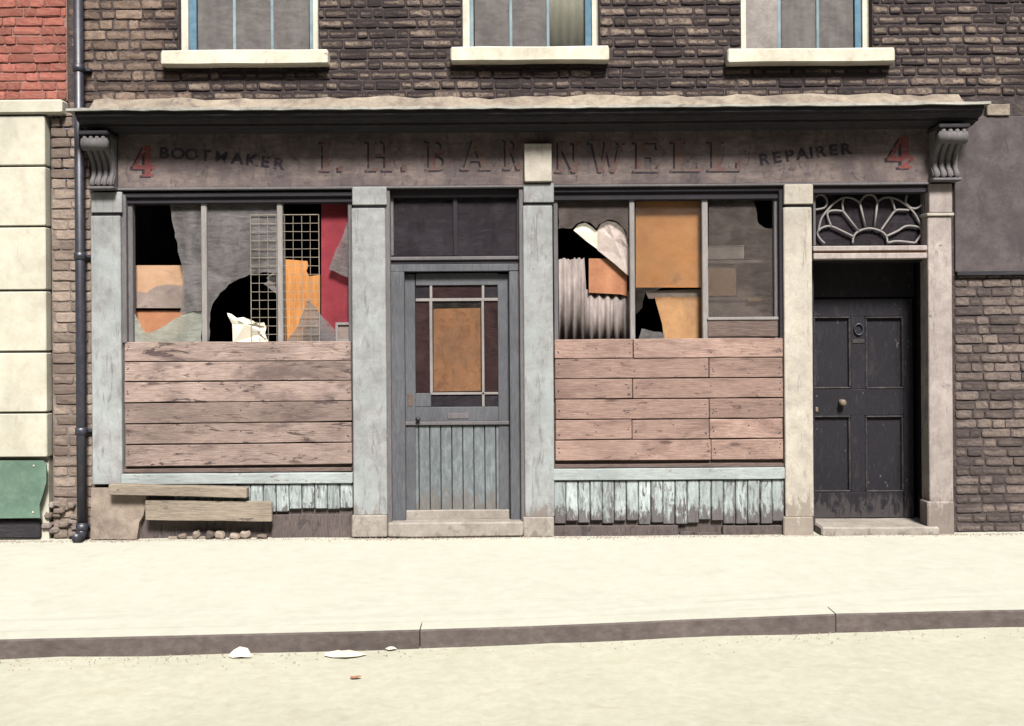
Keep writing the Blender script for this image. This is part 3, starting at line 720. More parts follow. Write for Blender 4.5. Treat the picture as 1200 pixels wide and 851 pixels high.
# ---- pilasters, consoles
def pilaster(x0, x1, yt, yb, m, capline, y=0.0, plinth=None, cap=True):
    o = pbox('pilaster', (x0, capline+2, x1, yb), y, y+.16, m, B, b=.006, axis='z', n=14, jit=.0018)
    pbox('capital', (x0-.5, yt, x1+.5, capline-1.5), y-.004, y+.16, m, o, b=.006, axis='z', n=2, jit=.001)
    pbox('necking', (x0+1, capline-1.5, x1-1, capline+2), y+.012, y+.15, M['cornice'], o, b=.001)
    if plinth: pbox('plinth', (x0-1, plinth, x1+1, 630), y-.012, y+.14, M['step'] if x0 < 900 else m, o, b=.008, axis='z', n=2, jit=.003)
pilaster(107, 142, 225, 568, M['pil_a'], 251)
pilaster(413, 452.5, 219, 604, M['pil_a'], 242, plinth=604)
pilaster(614, 648.5, 215, 606, M['pil_a'], 239, plinth=606)
pilaster(919.5, 952.5, 216, 606, M['pil_b'], 241, plinth=606)
pr_ = pbox('pilaster', (1088.5, 253, 1116.5, 628), 0, .16, M['pil_c'], B, b=.006, axis='z', n=6, jit=.0015)
pbox('capital', (1089, 215, 1116, 249.5), .0, .16, M['pil_c'], pr_, b=.006, axis='z', n=2)
pbox('neck_moulding', (1086.5, 249.5, 1118.5, 253), -.015, .15, M['pil_b'], pr_, b=.004)
pbox('plinth', (1087, 588, 1118.5, 629), -.012, .14, M['pil_c'], pr_, b=.008, axis='z', n=2, jit=.002)
def console(x0, x1, yt, yb, m):
    a = P(x0, 190)[0]; b = P(x1, 190)[0]; zb = P((x0+x1)/2, yb, -.05)[1]; zt_ = P((x0+x1)/2, yt, -.2)[1]
    H = zt_-zb
    C_ = link(bpy.data.objects.new('console_bracket', None), B, ((a+b)/2, .05, zb))
    prof = [(0.0, -.055), (.06, -.075), (.13, -.07), (.24, -.04), (.38, -.035), (.52, -.055), (.66, -.10), (.78, -.16), (.88, -.20), (.95, -.205), (1.0, -.18)]
    # body
    V = []; k = len(prof)
    for x in (a, b): V += [(x, y+.022, zb+H*t) for t, y in prof]+[(x, .06, zt_), (x, .06, zb)]
    q = k+2
    Fc = [tuple(range(q))[::-1], tuple(range(q, 2*q))]+[(i, (i+1) % q, (i+1) % q+q, i+q) for i in range(q)]
    mesh('bracket_body', V, Fc, m, C_)
    n = 4
    for i in range(n):
        xc = a+(b-a)*(i+.5)/n; r = (b-a)/n*.40
        V, Fc = sweep([(xc, y+.018, zb+H*t) for t, y in prof], [r]*len(prof), 8)
        mesh('flute', V, Fc, m, C_, smooth=True)
    box('bracket_foot', a-.01, b+.01, -.085, .06, zb-.022, zb+.0, m, C_, b=.006)
    box('bracket_top', a-.015, b+.015, -.215, .06, zt_, zt_+.03, M['cornice'], C_, b=.006)
    A = Acc()
    V, Fc = sweep([(a-.004, -.155, zt_-.06), (b+.004, -.155, zt_-.06)], .052, 14); mesh('scroll', V, Fc, m, C_, smooth=True)
console(108, 136, 158, 219, M['jamb'])
console(1090, 1121, 150, 209, M['jamb'])

# ---- shop interior (real dark room behind the front)
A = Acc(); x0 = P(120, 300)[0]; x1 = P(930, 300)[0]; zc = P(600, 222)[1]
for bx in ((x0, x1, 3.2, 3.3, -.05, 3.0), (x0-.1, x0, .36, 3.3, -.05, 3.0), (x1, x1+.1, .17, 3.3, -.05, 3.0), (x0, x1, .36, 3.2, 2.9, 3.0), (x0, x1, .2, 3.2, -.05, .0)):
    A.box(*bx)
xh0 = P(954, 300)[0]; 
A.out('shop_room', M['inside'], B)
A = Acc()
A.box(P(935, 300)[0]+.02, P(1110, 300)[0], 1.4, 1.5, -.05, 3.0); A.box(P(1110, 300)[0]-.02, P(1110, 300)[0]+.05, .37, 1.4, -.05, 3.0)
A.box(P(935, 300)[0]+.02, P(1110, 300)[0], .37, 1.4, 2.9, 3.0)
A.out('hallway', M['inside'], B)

# ---- shop windows
GY = .11
def shop_window(x0, x1, yt, yb, mull, head_y):
    W = link(bpy.data.objects.new('shop_window', None), B, (P((x0+x1)/2, 400, GY)[0], GY, P(600, yb, GY)[1]))
    pbox('window_head', (x0-8, yt, x1+6, head_y), .055, .17, M['head'], W, b=.004, n=3)
    pbox('window_head_moulding', (x0-8, yt+2, x1+6, yt+8), .03, .06, M['head'], W, b=.006, n=3)
    for X, wd, mt in mull:
        pbox('mullion', (X-wd/2, head_y-2, X+wd/2, yb), GY-.035, GY+.03, mt, W, b=.006, axis='z', n=4, jit=.0008, ref=GY-.035)
    return W
W1 = shop_window(154, 410, 223, 402, [(151, 9, M['jamb']), (239, 6.5, M['bar']), (328, 6.5, M['bar']), (410.5, 5, M['jamb'])], 238)
W2 = shop_window(652, 918, 217, 399, [(651.5, 5, M['jamb']), (741, 6, M['bar']), (826.5, 7, M['bar']), (910.5, 6, M['jamb'])], 234)
pbox('jamb_board', (142, 228, 148, 402), .03, .16, M['jamb'], W1, b=.004, axis='z', n=4)
pbox('jamb_board', (913.5, 222, 920, 399), .03, .16, M['head'], W2, b=.004, axis='z', n=4)
pbox('low_rail', (829, 373, 917.5, 395), .07, .14, M['strip'], W2, b=.006, n=4, jit=.002)
pbox('sill_board', (829, 371.5, 917.5, 375), .06, .14, M['bar'], W2, b=.003, n=4, jit=.001)
def pane(W, pts, m):
    r = random.Random(len(pts)*7+int(pts[0][0])); out = []
    for i, (a, b) in enumerate(pts):
        c, d = pts[(i+1) % len(pts)]; L = math.hypot(c-a, d-b); out.append((a, b)); n = int(L//7)
        if abs(c-a) < 2 and L > 40 or abs(d-b) < 2 and L > 40: continue      # edges held in the frame
        for k in range(1, n+1):
            t = k/(n+1); j = r.uniform(-1, 1)*min(1.3, L*.06); out.append((a+(c-a)*t-(d-b)/L*j, b+(d-b)*t+(c-a)/L*j))
    o = poly('pane', out, GY, GY+.004, m, W); o.data.materials.append(M['glass_edge'])
    for f in o.data.polygons:
        if abs(f.normal.y) < .5: f.material_index = 1
    return o
# window 1 panes (broken)
pane(W1, [(198, 236), (236, 236), (236, 368), (226, 366), (214, 369), (211, 366), (214.5, 345), (214, 322), (210, 300), (205, 272), (201, 255)], M['glass'])
pane(W1, [(155, 363), (160, 372), (166, 385), (173, 391), (186, 386), (198, 378), (210, 371), (222, 366), (236, 364), (236, 402), (155, 402)], M['glass_p'])
pane(W1, [(242, 236), (325, 236), (325, 345), (322, 332), (312, 326), (319, 320), (308, 319), (292, 322), (274, 330), (258, 343), (251, 353), (246, 368), (244, 402), (242, 402)], M['glass'])
pane(W1, [(408, 258), (408, 325), (399, 322), (392, 318), (385, 316), (391, 300), (398, 284), (404, 268)], M['glass'])
pane(W1, [(361, 350), (370, 360), (380, 374), (392, 386), (394, 402), (336, 402), (350, 380), (357, 362)], M['glass'])
pane(W1, [(319, 322), (325, 318), (325, 346), (318, 340), (309, 333), (313, 330)], M['glass'])
# window 2 panes
pane(W2, [(654, 234), (738, 234), (738, 285), (733, 270), (724, 260), (712, 257), (702, 263), (699, 268), (692, 261), (683, 259), (676, 262), (670, 268), (654, 268)], M['glass_d'])
pane(W2, [(744, 234), (822.5, 234), (822.5, 337), (800, 336), (783, 334), (768, 341), (756, 343), (753, 360), (746, 368), (744, 368)], M['glass_c'])
pane(W2, [(752, 385), (760, 387), (779, 391), (779, 398), (748, 398)], M['glass'])
pane(W2, [(830.5, 234), (884, 234), (886, 245), (889, 262), (896, 267), (904, 268), (907.5, 264), (907.5, 372), (830.5, 372)], M['glass_r'])

# ---- things in window 1
def ptag(o, label, cat, group=None): return tag(o, label, cat, group)
ptag(poly('board', [(150, 311), (216, 311), (216, 362), (150, 361)], .20, .212, M['tan']), 'tan board propped across the left pane of the left shop window', 'board')
ptag(poly('board', [(150, 340), (172, 343), (182, 336), (196, 333), (214, 335), (214.5, 361), (150, 361)], .19, .198, M['tan_b']), 'stained grey-brown torn sheet in front of the tan board, left shop window', 'sheet')
ptag(poly('board', [(150, 364), (214, 364), (232, 372), (232, 404), (150, 404)], .22, .232, M['rust']), 'rusty orange board low behind the left pane of the left shop window', 'board')
ptag(poly('plank', [(334.5, 304), (360, 306), (361, 312), (359, 318), (362, 324), (375, 322), (375, 404), (336, 404)], .26, .275, M['orange_w']), 'orange split plank standing behind the wire grille', 'plank')
ptag(poly('panel', [(376.5, 236), (408, 236), (410, 404), (376.5, 404)], .17, .185, M['red']), 'red board standing upright at the right end of the left shop window', 'panel')
off = thing('wood_offcut', 'small open-ended wooden box lying on the boarding below the red board', 'box', (P(402, 390, .13)[0], .13, P(402, 400, .13)[1]))
for r4 in ((393, 378, 409, 381), (393, 381, 396, 400), (396, 397, 409, 400)): pbox('board', r4, .085, .105, M['bar'], off, b=.002)
pbox('back', (396, 381, 409, 397), .10, .107, M['tan_b'], off, b=.002)
# wire grille
gz1 = P(330, 252, .1)[1]; gz0 = P(330, 402, .1)[1]; gx0 = P(294, 330, .1)[0]; gx1 = P(374, 330, .1)[0]
gr = thing('wire_grille', 'pale wire grille of square mesh leaning behind the broken left shop window', 'grille', ((gx0+gx1)/2, .100, gz0))
nv = 9; nh = 16
for i in range(nv):
    x = gx0+(gx1-gx0)*i/(nv-1); r = .0034 if i in (0, nv-1) else .0021
    V, Fc = sweep([(x, .100, gz0), (x+rng.uniform(-.002, .002), .100, (gz0+gz1)/2), (x, .100, gz1)], r, 5); mesh('wire', V, Fc, M['wire'], gr)
for i in range(nh):
    z = gz0+(gz1-gz0)*i/(nh-1); r = .0034 if i == nh-1 else .0021
    V, Fc = sweep([(gx0, .096, z), ((gx0+gx1)/2, .096, z+rng.uniform(-.003, .003)), (gx1, .096, z)], r, 5); mesh('wire', V, Fc, M['wire'], gr)
def crumple(name, pts, y, m, label, cat, amp=.03, seed=1, tk=.002):
    """sheet of paper: outline filled as a fan of creased triangles"""
    r = random.Random(seed); Q = [P(a, b, y) for a, b in pts]; cx = sum(q[0] for q in Q)/len(Q); cz = sum(q[1] for q in Q)/len(Q)
    V = [(cx, y-amp, cz)]; n = len(Q)
    for s in (.55, 1):
        for x, z in Q: V.append((cx+(x-cx)*s, y+r.uniform(-amp, amp)*.8, cz+(z-cz)*s))
    Fc = [(0, 1+i, 1+(i+1) % n) for i in range(n)]+[(1+i, 1+n+i, 1+n+(i+1) % n, 1+(i+1) % n) for i in range(n)]
    o = mesh(name, V, Fc, m); o.modifiers.new('thick', 'SOLIDIFY').thickness = tk
    return tag(o, label, cat)
crumple('torn_paper', [(273, 402), (272, 380), (268, 371), (266, 367), (270, 368), (276, 373), (285, 372), (296, 376), (300, 378), (309, 378), (312, 384), (311, 391), (316, 402)], .14, M['paper'], 'crumpled off-white paper standing on the sill in the black hole of the left window', 'paper', .03, 3)

# ---- things in window 2
n = 44; V = []; xx0 = P(655, 350, .22)[0]; xx1 = P(738, 350, .22)[0]; zz0 = P(700, 404, .22)[1]
for i in range(n+1):
    x = xx0+(xx1-xx0)*i/n; X = 655+83*i/n
    yt = 303 if X < 687 else 340 if X < 690 else 342
    yy = .22+.012*math.sin((x-xx0)/.068*2*PI)
    V += [(x, yy, zz0), (x, yy, P(X, yt+rng.uniform(-1.5, 1.5), .22)[1])]
o = mesh('corrugated_sheet', V, [(2*i, 2*i+2, 2*i+3, 2*i+1) for i in range(n)], M['corr'], smooth=True); o.modifiers.new('thick', 'SOLIDIFY').thickness = .002
tag(o, 'grey corrugated iron sheet standing behind the left pane of the right shop window', 'metal sheet')
ptag(poly('board', [(690, 303), (735, 303), (735, 347), (727, 345), (690, 343)], .19, .202, M['rust']), 'small reddish brown board in front of the corrugated sheet', 'board')
crumple('paper_sheet', [(672, 270), (678, 263), (686, 261), (694, 266), (700, 272), (700, 292), (686, 282)], .14, M['paper'], 'pale curled scrap of paper at the slanted edge of the torn sheet', 'paper', .012, 5)
crumple('paper_sheet', [(700, 270), (704, 263), (712, 259), (722, 261), (730, 268), (735, 278), (737, 292), (737, 324), (720, 309), (700, 293)], .15, M['paper_g'], 'large round-topped grey paper sheet torn diagonally in the right shop window', 'paper', .012, 8)
ptag(poly('board', [(745, 229), (823, 229), (822, 262), (820, 290), (823, 310), (823, 337), (745, 337)], .17, .182, M['orange']), 'large orange hardboard sheet filling the middle pane of the right shop window', 'board')
ptag(poly('board', [(767, 348), (823, 348), (823, 404), (779, 404), (776, 380)], .19, .202, M['tan_o']), 'tan hardboard sheet with slanted edge below the orange one', 'board')
ptag(poly('board', [(756, 341), (823, 339), (823, 350), (760, 350)], .21, .225, M['tan_b']), 'narrow grey batten between the orange and the tan hardboard sheets', 'board')
def cbox(r4, y, dep, m, label):
    t = thing('cardboard_box', label, 'box', (P((r4[0]+r4[2])/2, r4[3], y)[0], y, P(600, r4[3], y)[1]))
    x0, x1, z0, z1 = R(*r4, y); box('box_body', x0, x1, y, y+dep, z0, z1-.012, m, t, b=.004, n=2, jit=.002)
    box('box_lid', x0-.004, x1+.004, y-.004, y+dep, z1-.01, z1, m, t, b=.003, n=2, jit=.002)
cbox((826, 288, 872, 304), .35, .25, M['paper_g'], 'pale flat box on the shelf behind the right pane')
cbox((826, 312, 863, 347), .35, .25, M['tan'], 'tan square box on the lower shelf behind the right pane')
sh = thing('shelf_unit', 'grey wooden shelves behind the dusty right pane of the right shop window', 'shelf', (P(870, 380, .4)[0], .4, P(870, 404, .4)[1]))
for yy, th in ((305, 4), (348, 4)):
    x0, x1, z0, z1 = R(824, yy, 922, yy+th, .32); box('shelf_board', x0, x1, .32, .62, z0, z1, M['tan_b'], sh, b=.003)
x0, x1, z0, z1 = R(864, 310, 915, 346, .5); box('back_panel', x0, x1, .5, .52, z0-.03, z1, M['tan_b'], sh)
x0, x1, z0, z1 = R(824, 353, 922, 404, .34); box('front_panel', x0, x1, .34, .36, z0, z1, M['tan_b'], sh)
ptag(poly('board', [(876, 349), (909, 349), (909, 353.5), (876, 353)], .30, .31, M['tan']), 'thin tan strip lying on the lower shelf edge at right', 'board')

# ---- plank boardings
def planks(label, x0, x1, rows, mat, group):
    zt_ = P((x0+x1)/2, rows[-1][1], .0)[1]
    t = thing('plank_boarding', label, 'boarding', (P((x0+x1)/2, 500)[0], .05, zt_), group)
    for ya, yb, cuts, proud in rows:
        ed = [x0]+cuts+[x1]
        for i in range(len(ed)-1):
            pr = proud[i] if isinstance(proud, (list, tuple)) else proud
            y = .034-pr+rng.uniform(-.003, .003)
            dx = (ed[i]+ed[i+1])/2-(x0+x1)/2
            X0 = P(ed[i], 470, 0)[0]+.0025; X1 = P(ed[i+1], 470, 0)[0]-.0025
            if i == 0: X0 += rng.uniform(0, .008)
            if i == len(ed)-2: X1 -= rng.uniform(0, .008)
            V, Fc = chbox(X0, X1, y, y+.026, P((x0+x1)/2, yb, 0)[1]+.004, P((x0+x1)/2, ya, 0)[1]-.001, .004, 'x', 5 if X1-X0 > 1 else 3, .0022)
            tl = rng.uniform(-.003, .003); xm = (X0+X1)/2; tl *= 1.6
            V = [(x, yy, z+(x-xm)*tl) for x, yy, z in V]
            o = mesh('plank', V, Fc, mat, t)
            zc_n = sum(v[2] for v in V)/len(V); NA = Acc()
            for nx_ in (X0+.025, X0+.03, X1-.03, X1-.022, (X0+X1)/2+.02):
                zz = zc_n+rng.uniform(-.045, .045); rr = .0055
                NA.add([(nx_+rr*math.cos(q*PI/3), y-.0015, zz+rr*math.sin(q*PI/3)) for q in range(6)]+[(nx_+rr*math.cos(q*PI/3), y+.002, zz+rr*math.sin(q*PI/3)) for q in range(6)], [tuple(range(6))]+[(q, q+6, (q+1) % 6+6, (q+1) % 6) for q in range(6)])
            NA.out('nail_heads', M['iron'], o)['kind'] = 'stuff'
    return t
planks('six full-width weathered planks boarding the lower half of the left shop window', 143, 412, [(400.5, 424, [], 0), (424, 447, [], .004), (447.5, 471.5, [], 0), (472, 496, [], .003), (496.5, 520.5, [], 0), (521, 546.5, [], .004)], M['plank'], 'plank boardings under the shop windows')
planks('reddish short staggered planks boarding the lower half of the right shop window', 650, 920, [(397, 420, [743], [0, .012]), (420, 443.5, [832], [.0, .004]), (444, 467.5, [742], 0), (468, 491.5, [832], [0, .004]), (492, 515.5, [741, 832], [0, .003, 0]), (516, 540.5, [834], [.003, 0])], M['plank_red'], 'plank boardings under the shop windows')
# solid framing behind the planks
pbox('window_apron', (143, 402, 413, 556), .066, .15, M['strip'], B, b=.002)
pbox('window_apron', (649, 399, 920, 552), .066, .15, M['strip'], B, b=.002)
pbox('apron_strip', (143, 549, 412, 553.5), .028, .066, M['strip'], B, b=.003, n=5, jit=.002)
pbox('apron_strip', (650, 544, 919, 548), .028, .066, M['strip'], B, b=.003, n=5, jit=.002)

# ---- stall risers
def riser(x0, x1, ys, yb, ye, nsl, skip=()):
    T = link(bpy.data.objects.new('stall_riser', None), B, (P((x0+x1)/2, 600)[0], .05, 0))
    pbox('riser_sill', (x0-1, ys, x1, yb), .0, .066, M['blue_sill'], T, b=.005, n=6, jit=.002)
    pbox('riser_back', (x0, yb, x1, 631), .060, .15, M['slat_back'], T, b=.002)
    wv = (x1-x0)/nsl
    for i in range(nsl):
        if i in skip: continue
        a = x0+wv*i; e = ye+rng.uniform(-3, 3)
        V, Fc = chbox(P(a+.45, 590)[0], P(a+wv-.45, 590)[0], .022+rng.uniform(-.002, .002), .058, P((x0+x1)/2, e)[1], P((x0+x1)/2, yb+1)[1], .006, 'z', 4, .0035)
        tl = rng.uniform(-.012, .012); zt_ = max(v[2] for v in V)
        V = [(x+(z-zt_)*tl, y, z) for x, y, z in V]
        mesh('slat', V, Fc, M['slat'], T)
    return T
T1 = riser(142, 413, 555, 567.5, 600, 18, skip=(0, 1, 2, 3))
T2 = riser(649, 920, 549, 562.5, 613, 19)
pbox('riser_base', (318, 603, 413, 631), .035, .062, M['slat_back'], T1, b=.004, n=3, jit=.003)
for a, b, h in ((649, 795, 616), (797, 812, 623), (813, 846, 624), (847, 919, 616)):
    pbox('riser_base', (a, h, b, 631), .026, .058, M['slat_back'], T2, b=.005, n=4, jit=.003)
# broken plinth and void below left window
poly('broken_plinth', [(107, 572), (172, 572), (171, 590), (168, 604), (163, 612), (162, 620), (160, 632), (106, 632)], .0, .06, M['plinth'], B)
tag(box('rubble_board', P(196, 600)[0], P(240, 600)[0], .012, .03, 0, .02, M['plinth'], None, b=.004), 'sliver of board on the pavement in the gap below the loose planks', 'board')
for i in range(7):
    X = 214+i*15+rng.uniform(-3, 3); x, z = P(X, 624); s = rng.uniform(.03, .048)
    V, Fc = chbox(x-s, x+s, -.012+rng.uniform(-.01, .01), .045, .0, .045+rng.uniform(-.01, .02), .014, 'x', 2, .007)
    tag(mesh('broken_brick', V, Fc, rng.choice([M['brick_c'], M['plinth'], M['brick_d']])), ('leftmost', 'second from left', 'third from left', 'middle', 'third from right', 'second from right', 'rightmost')[i]+' broken brick lump in the row under the lower loose plank', 'brick', 'broken bricks under the loose planks')
a = P(127, 575, -.05); b = P(289, 579, -.05)
def loose(name, c, half, y0, y1, label):
    (xa_, za), (xb_, zb) = P(*c[0], y0), P(*c[1], y0)
    V, Fc = chbox(xa_, xb_, y0, y1, -half, half, .005, 'x', 5, .003)
    V = [(x, y, z+za+(zb-za)*(x-xa_)/(xb_-xa_)) for x, y, z in V]
    tag(mesh(name, V, Fc, M['plank_grey']), label, 'plank', 'loose planks under the left shop window')
loose('loose_plank', ((127, 574), (289, 578)), .040, -.085, -.002, 'upper loose grey plank jutting across the foot of the left pilaster')
loose('loose_plank', ((170, 598), (318.5, 600)), .078, -.05, -.02, 'lower wide loose grey plank leaning under the left shop window')

# ---- shop door
DY = .09
SDx = R(455, 310, 612, 628, DY)
pbox('door_reveal', (452.5, 222, 458, 628), .02, .3, M['jamb'], B, axis='z')
pbox('door_reveal', (609.5, 220, 614.5, 628), .02, .3, M['jamb'], B, axis='z')
TR = link(bpy.data.objects.new('transom_light', None), B, (P(533, 300, DY)[0], DY, P(533, 300, DY)[1]))
pbox('transom_head', (456, 221, 611, 231), DY-.03, DY+.1, M['head'], TR, b=.006, n=3)
pbox('transom_bar', (531, 231, 536, 300), DY, DY+.03, M['head'], TR, axis='z')
pbox('transom_stile', (457, 231, 461, 300), DY, DY+.04, M['jamb'], TR, axis='z')
pbox('transom_stile', (606, 231, 610, 300), DY, DY+.04, M['jamb'], TR, axis='z')
pbox('transom_rail', (456, 300.5, 611, 305), DY-.03, DY+.06, M['jamb'], TR, b=.006, n=3)
pbox('transom_sill', (456, 305, 611, 309.5), DY-.012, DY+.06, M['head'], TR, b=.003, n=3)
pbox('pane', (461, 231, 531, 300), DY+.018, DY+.022, M['glass_b'], TR, b=.001); pbox('pane', (536, 231, 606, 300), DY+.018, DY+.022, M['glass_b'], TR, b=.001)
DF = link(bpy.data.objects.new('door_frame', None), B, (P(533, 600, DY)[0], DY, .03))
pbox('frame_stile', (457.5, 318, 474.5, 624), DY-.02, DY+.07, M['door'], DF, b=.006, axis='z', n=4)
pbox('frame_stile', (597.5, 318, 610.5, 624), DY-.02, DY+.07, M['door'], DF, b=.006, axis='z', n=4)
pbox('frame_head', (457.5, 309.5, 610.5, 318), DY-.02, DY+.07, M['door'], DF, b=.004, n=3)
pbox('doorstep', (454, 612, 613.5, 630), -.03, .22, M['step'], B, b=.012, n=5, jit=.003)
LY = DY+.045
DR = link(bpy.data.objects.new('shop_door', None), B, (P(536, 600, LY)[0], LY, P(536, 608, LY)[1]))
def dp(name, r4, m, y=LY, t=.04, **k): return pbox(name, r4, y, y+t, m, DR, **k)
dp('stile', (475, 321, 487, 611), M['door'], axis='z', n=3); dp('stile', (584, 321, 597, 611), M['door'], axis='z', n=3)
dp('top_rail', (487, 320, 584, 334.5), M['door'])
dp('lock_rail', (487, 477, 584, 494), M['door'], n=3)
dp('rail_moulding', (474.5, 494, 598, 498.5), M['jamb'], y=LY-.018, b=.006, n=3)
dp('bottom_rail', (475.5, 598, 597, 609), M['step'], y=LY-.02, b=.006, n=4, jit=.002)
dp('infill_block', (487, 461, 505, 477), M['door'])
A = Acc()
for r4 in ((487, 349.5, 584, 353), (503.5, 334.5, 506.5, 349.5), (564.5, 334.5, 567.5, 349.5), (503.5, 353, 506.8, 461), (564.5, 353, 567.5, 476.5), (505, 460, 584, 462.6)):
    x0, x1, z0, z1 = R(*r4, LY+.004); A.box(x0, x1, LY+.004, LY+.03, z0, z1, .002)
A.out('glazing_bars', M['bar'], DR)
for r4, m in (((487, 334.5, 503.5, 349.5), 'glass_b'), ((506.5, 334.5, 564.5, 349.5), 'amber'), ((567.5, 334.5, 584, 349.5), 'glass_b'), ((487, 353, 503.5, 461), 'amber'), ((567.5, 353, 584, 461), 'amber'), ((505, 462.6, 564.5, 477), 'glass_b'), ((567.5, 462.6, 584, 477), 'glass_b'), ((506.8, 353, 564.5, 460), 'glass_c')):
    dp('pane', r4, M[m], y=LY+.016, t=.003, b=.001)
n = 9
for i in range(n):
    a = 478+(594-478)*i/n; b = 478+(594-478)*(i+1)/n
    dp('board', (a+.5, 498.5, b-.5, 598), M['door_low'], y=LY+.006+rng.uniform(-.001, .001), t=.02, b=.004, axis='z', n=2, jit=.0006)
x0, x1, z0, z1 = R(476, 497, 597, 600, LY+.02); box('backing', x0, x1, LY+.028, LY+.036, z0, z1, M['head'], DR)
# handle and keyhole, letter flap
hx, hz = P(490, 491, LY-.03)
V, Fc = sweep([(hx, LY, hz), (hx, LY-.03, hz), (hx, LY-.045, hz)], [.010, .012, .020], 10); mesh('door_handle', V, Fc, M['iron'], DR, smooth=True)
dp('letter_flap', (524, 484, 549, 491), M['jamb'], y=LY-.006, t=.008, b=.003)
dp('lock_plate', (478, 462, 484, 476), M['strip'], y=LY-.004, t=.006, b=.002)
ptag(poly('board', [(508, 362), (563, 361), (563.5, 458), (508, 459)], LY+.035, LY+.045, M['orange_d']), 'brown-orange board behind the central pane of the shop door', 'board')
ptag(poly('leaflet', [(487, 372), (497, 370), (500, 374), (488, 378)], LY+.022, LY+.023, M['paper']), 'small pale torn scrap behind the left side light of the shop door', 'paper')

# ---- street door with fanlight
RY = .34
o = pbox('door_reveal', (1070, 300, 1087, 612), .02, RY+.02, M['black_door'], B, axis='z', ref=RY)
x1 = P(1088.5, 400, .16)[0]; x0 = P(952.5, 400, .16)[0]
o.hide_render = True; bpy.data.objects.remove(o)
zt4 = P(1020, 303, .02)[1]
box('door_reveal', x1-.012, x1+.03, .16, RY+.06, .0, zt4, M['black_door'], B, axis='z', n=3)
box('door_reveal', x0-.03, x0+.012, .16, RY+.06, .0, zt4, M['black_door'], B, axis='z', n=3)
box('lobby_ceiling', x0, x1, .12, RY+.06, zt4-.02, zt4+.02, M['black_door'], B)
box('doorstep', x0+.002, x1-.002, -.03, RY+.06, -.01, .062, M['step'], B, b=.012, n=5, jit=.003)
FN = link(bpy.data.objects.new('fanlight', None), B, ((x0+x1)/2, .12, P(1020, 290, .12)[1]))
pbox('fanlight_head', (953, 217, 1088, 226), .03, .2, M['head'], FN, b=.004)
pbox('fanlight_sill', (953, 288, 1087, 294), .0, .16, M['pil_c'], FN, b=.006, n=4, jit=.001)
pbox('fanlight_sill_strip', (953.5, 294, 1087, 296.5), .02, .16, M['rust'], FN, b=.001)
pbox('door_lintel', (953.5, 296.5, 1087, 303.5), .005, .16, M['pil_c'], FN, b=.006, n=4, jit=.0015)
pbox('frame_stile', (953, 226, 956, 288), .09, .16, M['jamb'], FN, axis='z'); pbox('frame_stile', (1082, 226, 1088, 288), .09, .16, M['jamb'], FN, axis='z')
pbox('pane', (955, 226, 1084, 288), .145, .15, M['glass_b'], FN, b=.001)
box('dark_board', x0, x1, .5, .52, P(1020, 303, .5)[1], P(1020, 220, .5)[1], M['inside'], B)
def zc_(p): return (930+p[0]*.2586, 200+p[1]*.2586)
PLs = [[(268, 330), (272, 300), (295, 275), (345, 262), (395, 275), (420, 298), (425, 328)],
 [(272, 300), (215, 272), (165, 252), (125, 262), (108, 285), (120, 310), (140, 330)],
 [(420, 298), (470, 275), (510, 252), (560, 255), (585, 275), (570, 300), (550, 330)],
 [(295, 275), (225, 185)], [(170, 252), (153, 205), (160, 186), (190, 181), (225, 185)],
 [(225, 185), (221, 150), (228, 124)], [(326, 258), (300, 145)], [(110, 285), (125, 220), (160, 172), (190, 142), (228, 122), (268, 126), (300, 145)],
 [(300, 145), (318, 118), (345, 108), (368, 118), (380, 142)], [(380, 142), (366, 256)],
 [(395, 272), (428, 225), (460, 183), (490, 178), (522, 180)], [(460, 183), (450, 145), (440, 122)],
 [(380, 142), (405, 124), (440, 122), (480, 135), (520, 165), (555, 205), (585, 272)],
 [(98, 120), (118, 108), (142, 118), (152, 145), (140, 168), (115, 175), (98, 178)],
 [(515, 110), (508, 140), (525, 165), (555, 172), (585, 150), (588, 112)], [(425, 328), (470, 320), (550, 328)]]
for pl in PLs:
    q = [zc_(p) for p in pl]; pts = []
    Q = [P(a, b, .12) for a, b in q]
    # smooth with a Catmull-Rom pass
    if len(Q) > 2:
        E = [Q[0]]+Q+[Q[-1]]
        for i in range(1, len(E)-2):
            for s in range(4):
                t = s/4; f = lambda k: .5*((2*E[i][k])+(-E[i-1][k]+E[i+1][k])*t+(2*E[i-1][k]-5*E[i][k]+4*E[i+1][k]-E[i+2][k])*t*t+(-E[i-1][k]+3*E[i][k]-3*E[i+1][k]+E[i+2][k])*t**3)
                pts.append((f(0), .12, f(1)))
        pts.append((Q[-1][0], .12, Q[-1][1]))
    else: pts = [(x, .12, z) for x, z in Q]
    V, Fc = sweep(pts, .0088, 6); mesh('tracery_bar', V, Fc, M['bar'], FN, smooth=True)
SDR = link(bpy.data.objects.new('street_door', None), B, (P(1010, 600, RY)[0], RY, .067))
def sp(name, r4, m=None, y=RY, t=.04, **k): return pbox(name, r4, y, y+t, m or M['black_door'], SDR, **k)
xd0 = 938
sp('overdoor_panel', (xd0, 296, 1071, 349), y=RY+.02, t=.03)
sp('door_stile', (xd0, 350, 953, 607), axis='z', n=3); sp('door_stile', (1059, 350, 1070.5, 607), axis='z', n=3)
sp('muntin', (997, 371, 1014, 456), axis='z', n=2); sp('muntin', (997, 487, 1014, 577), axis='z', n=2)
sp('top_rail', (953, 350, 1059, 371)); sp('lock_rail', (953, 456, 1059, 487), n=2); sp('bottom_rail', (953, 577, 1059, 607), n=3)
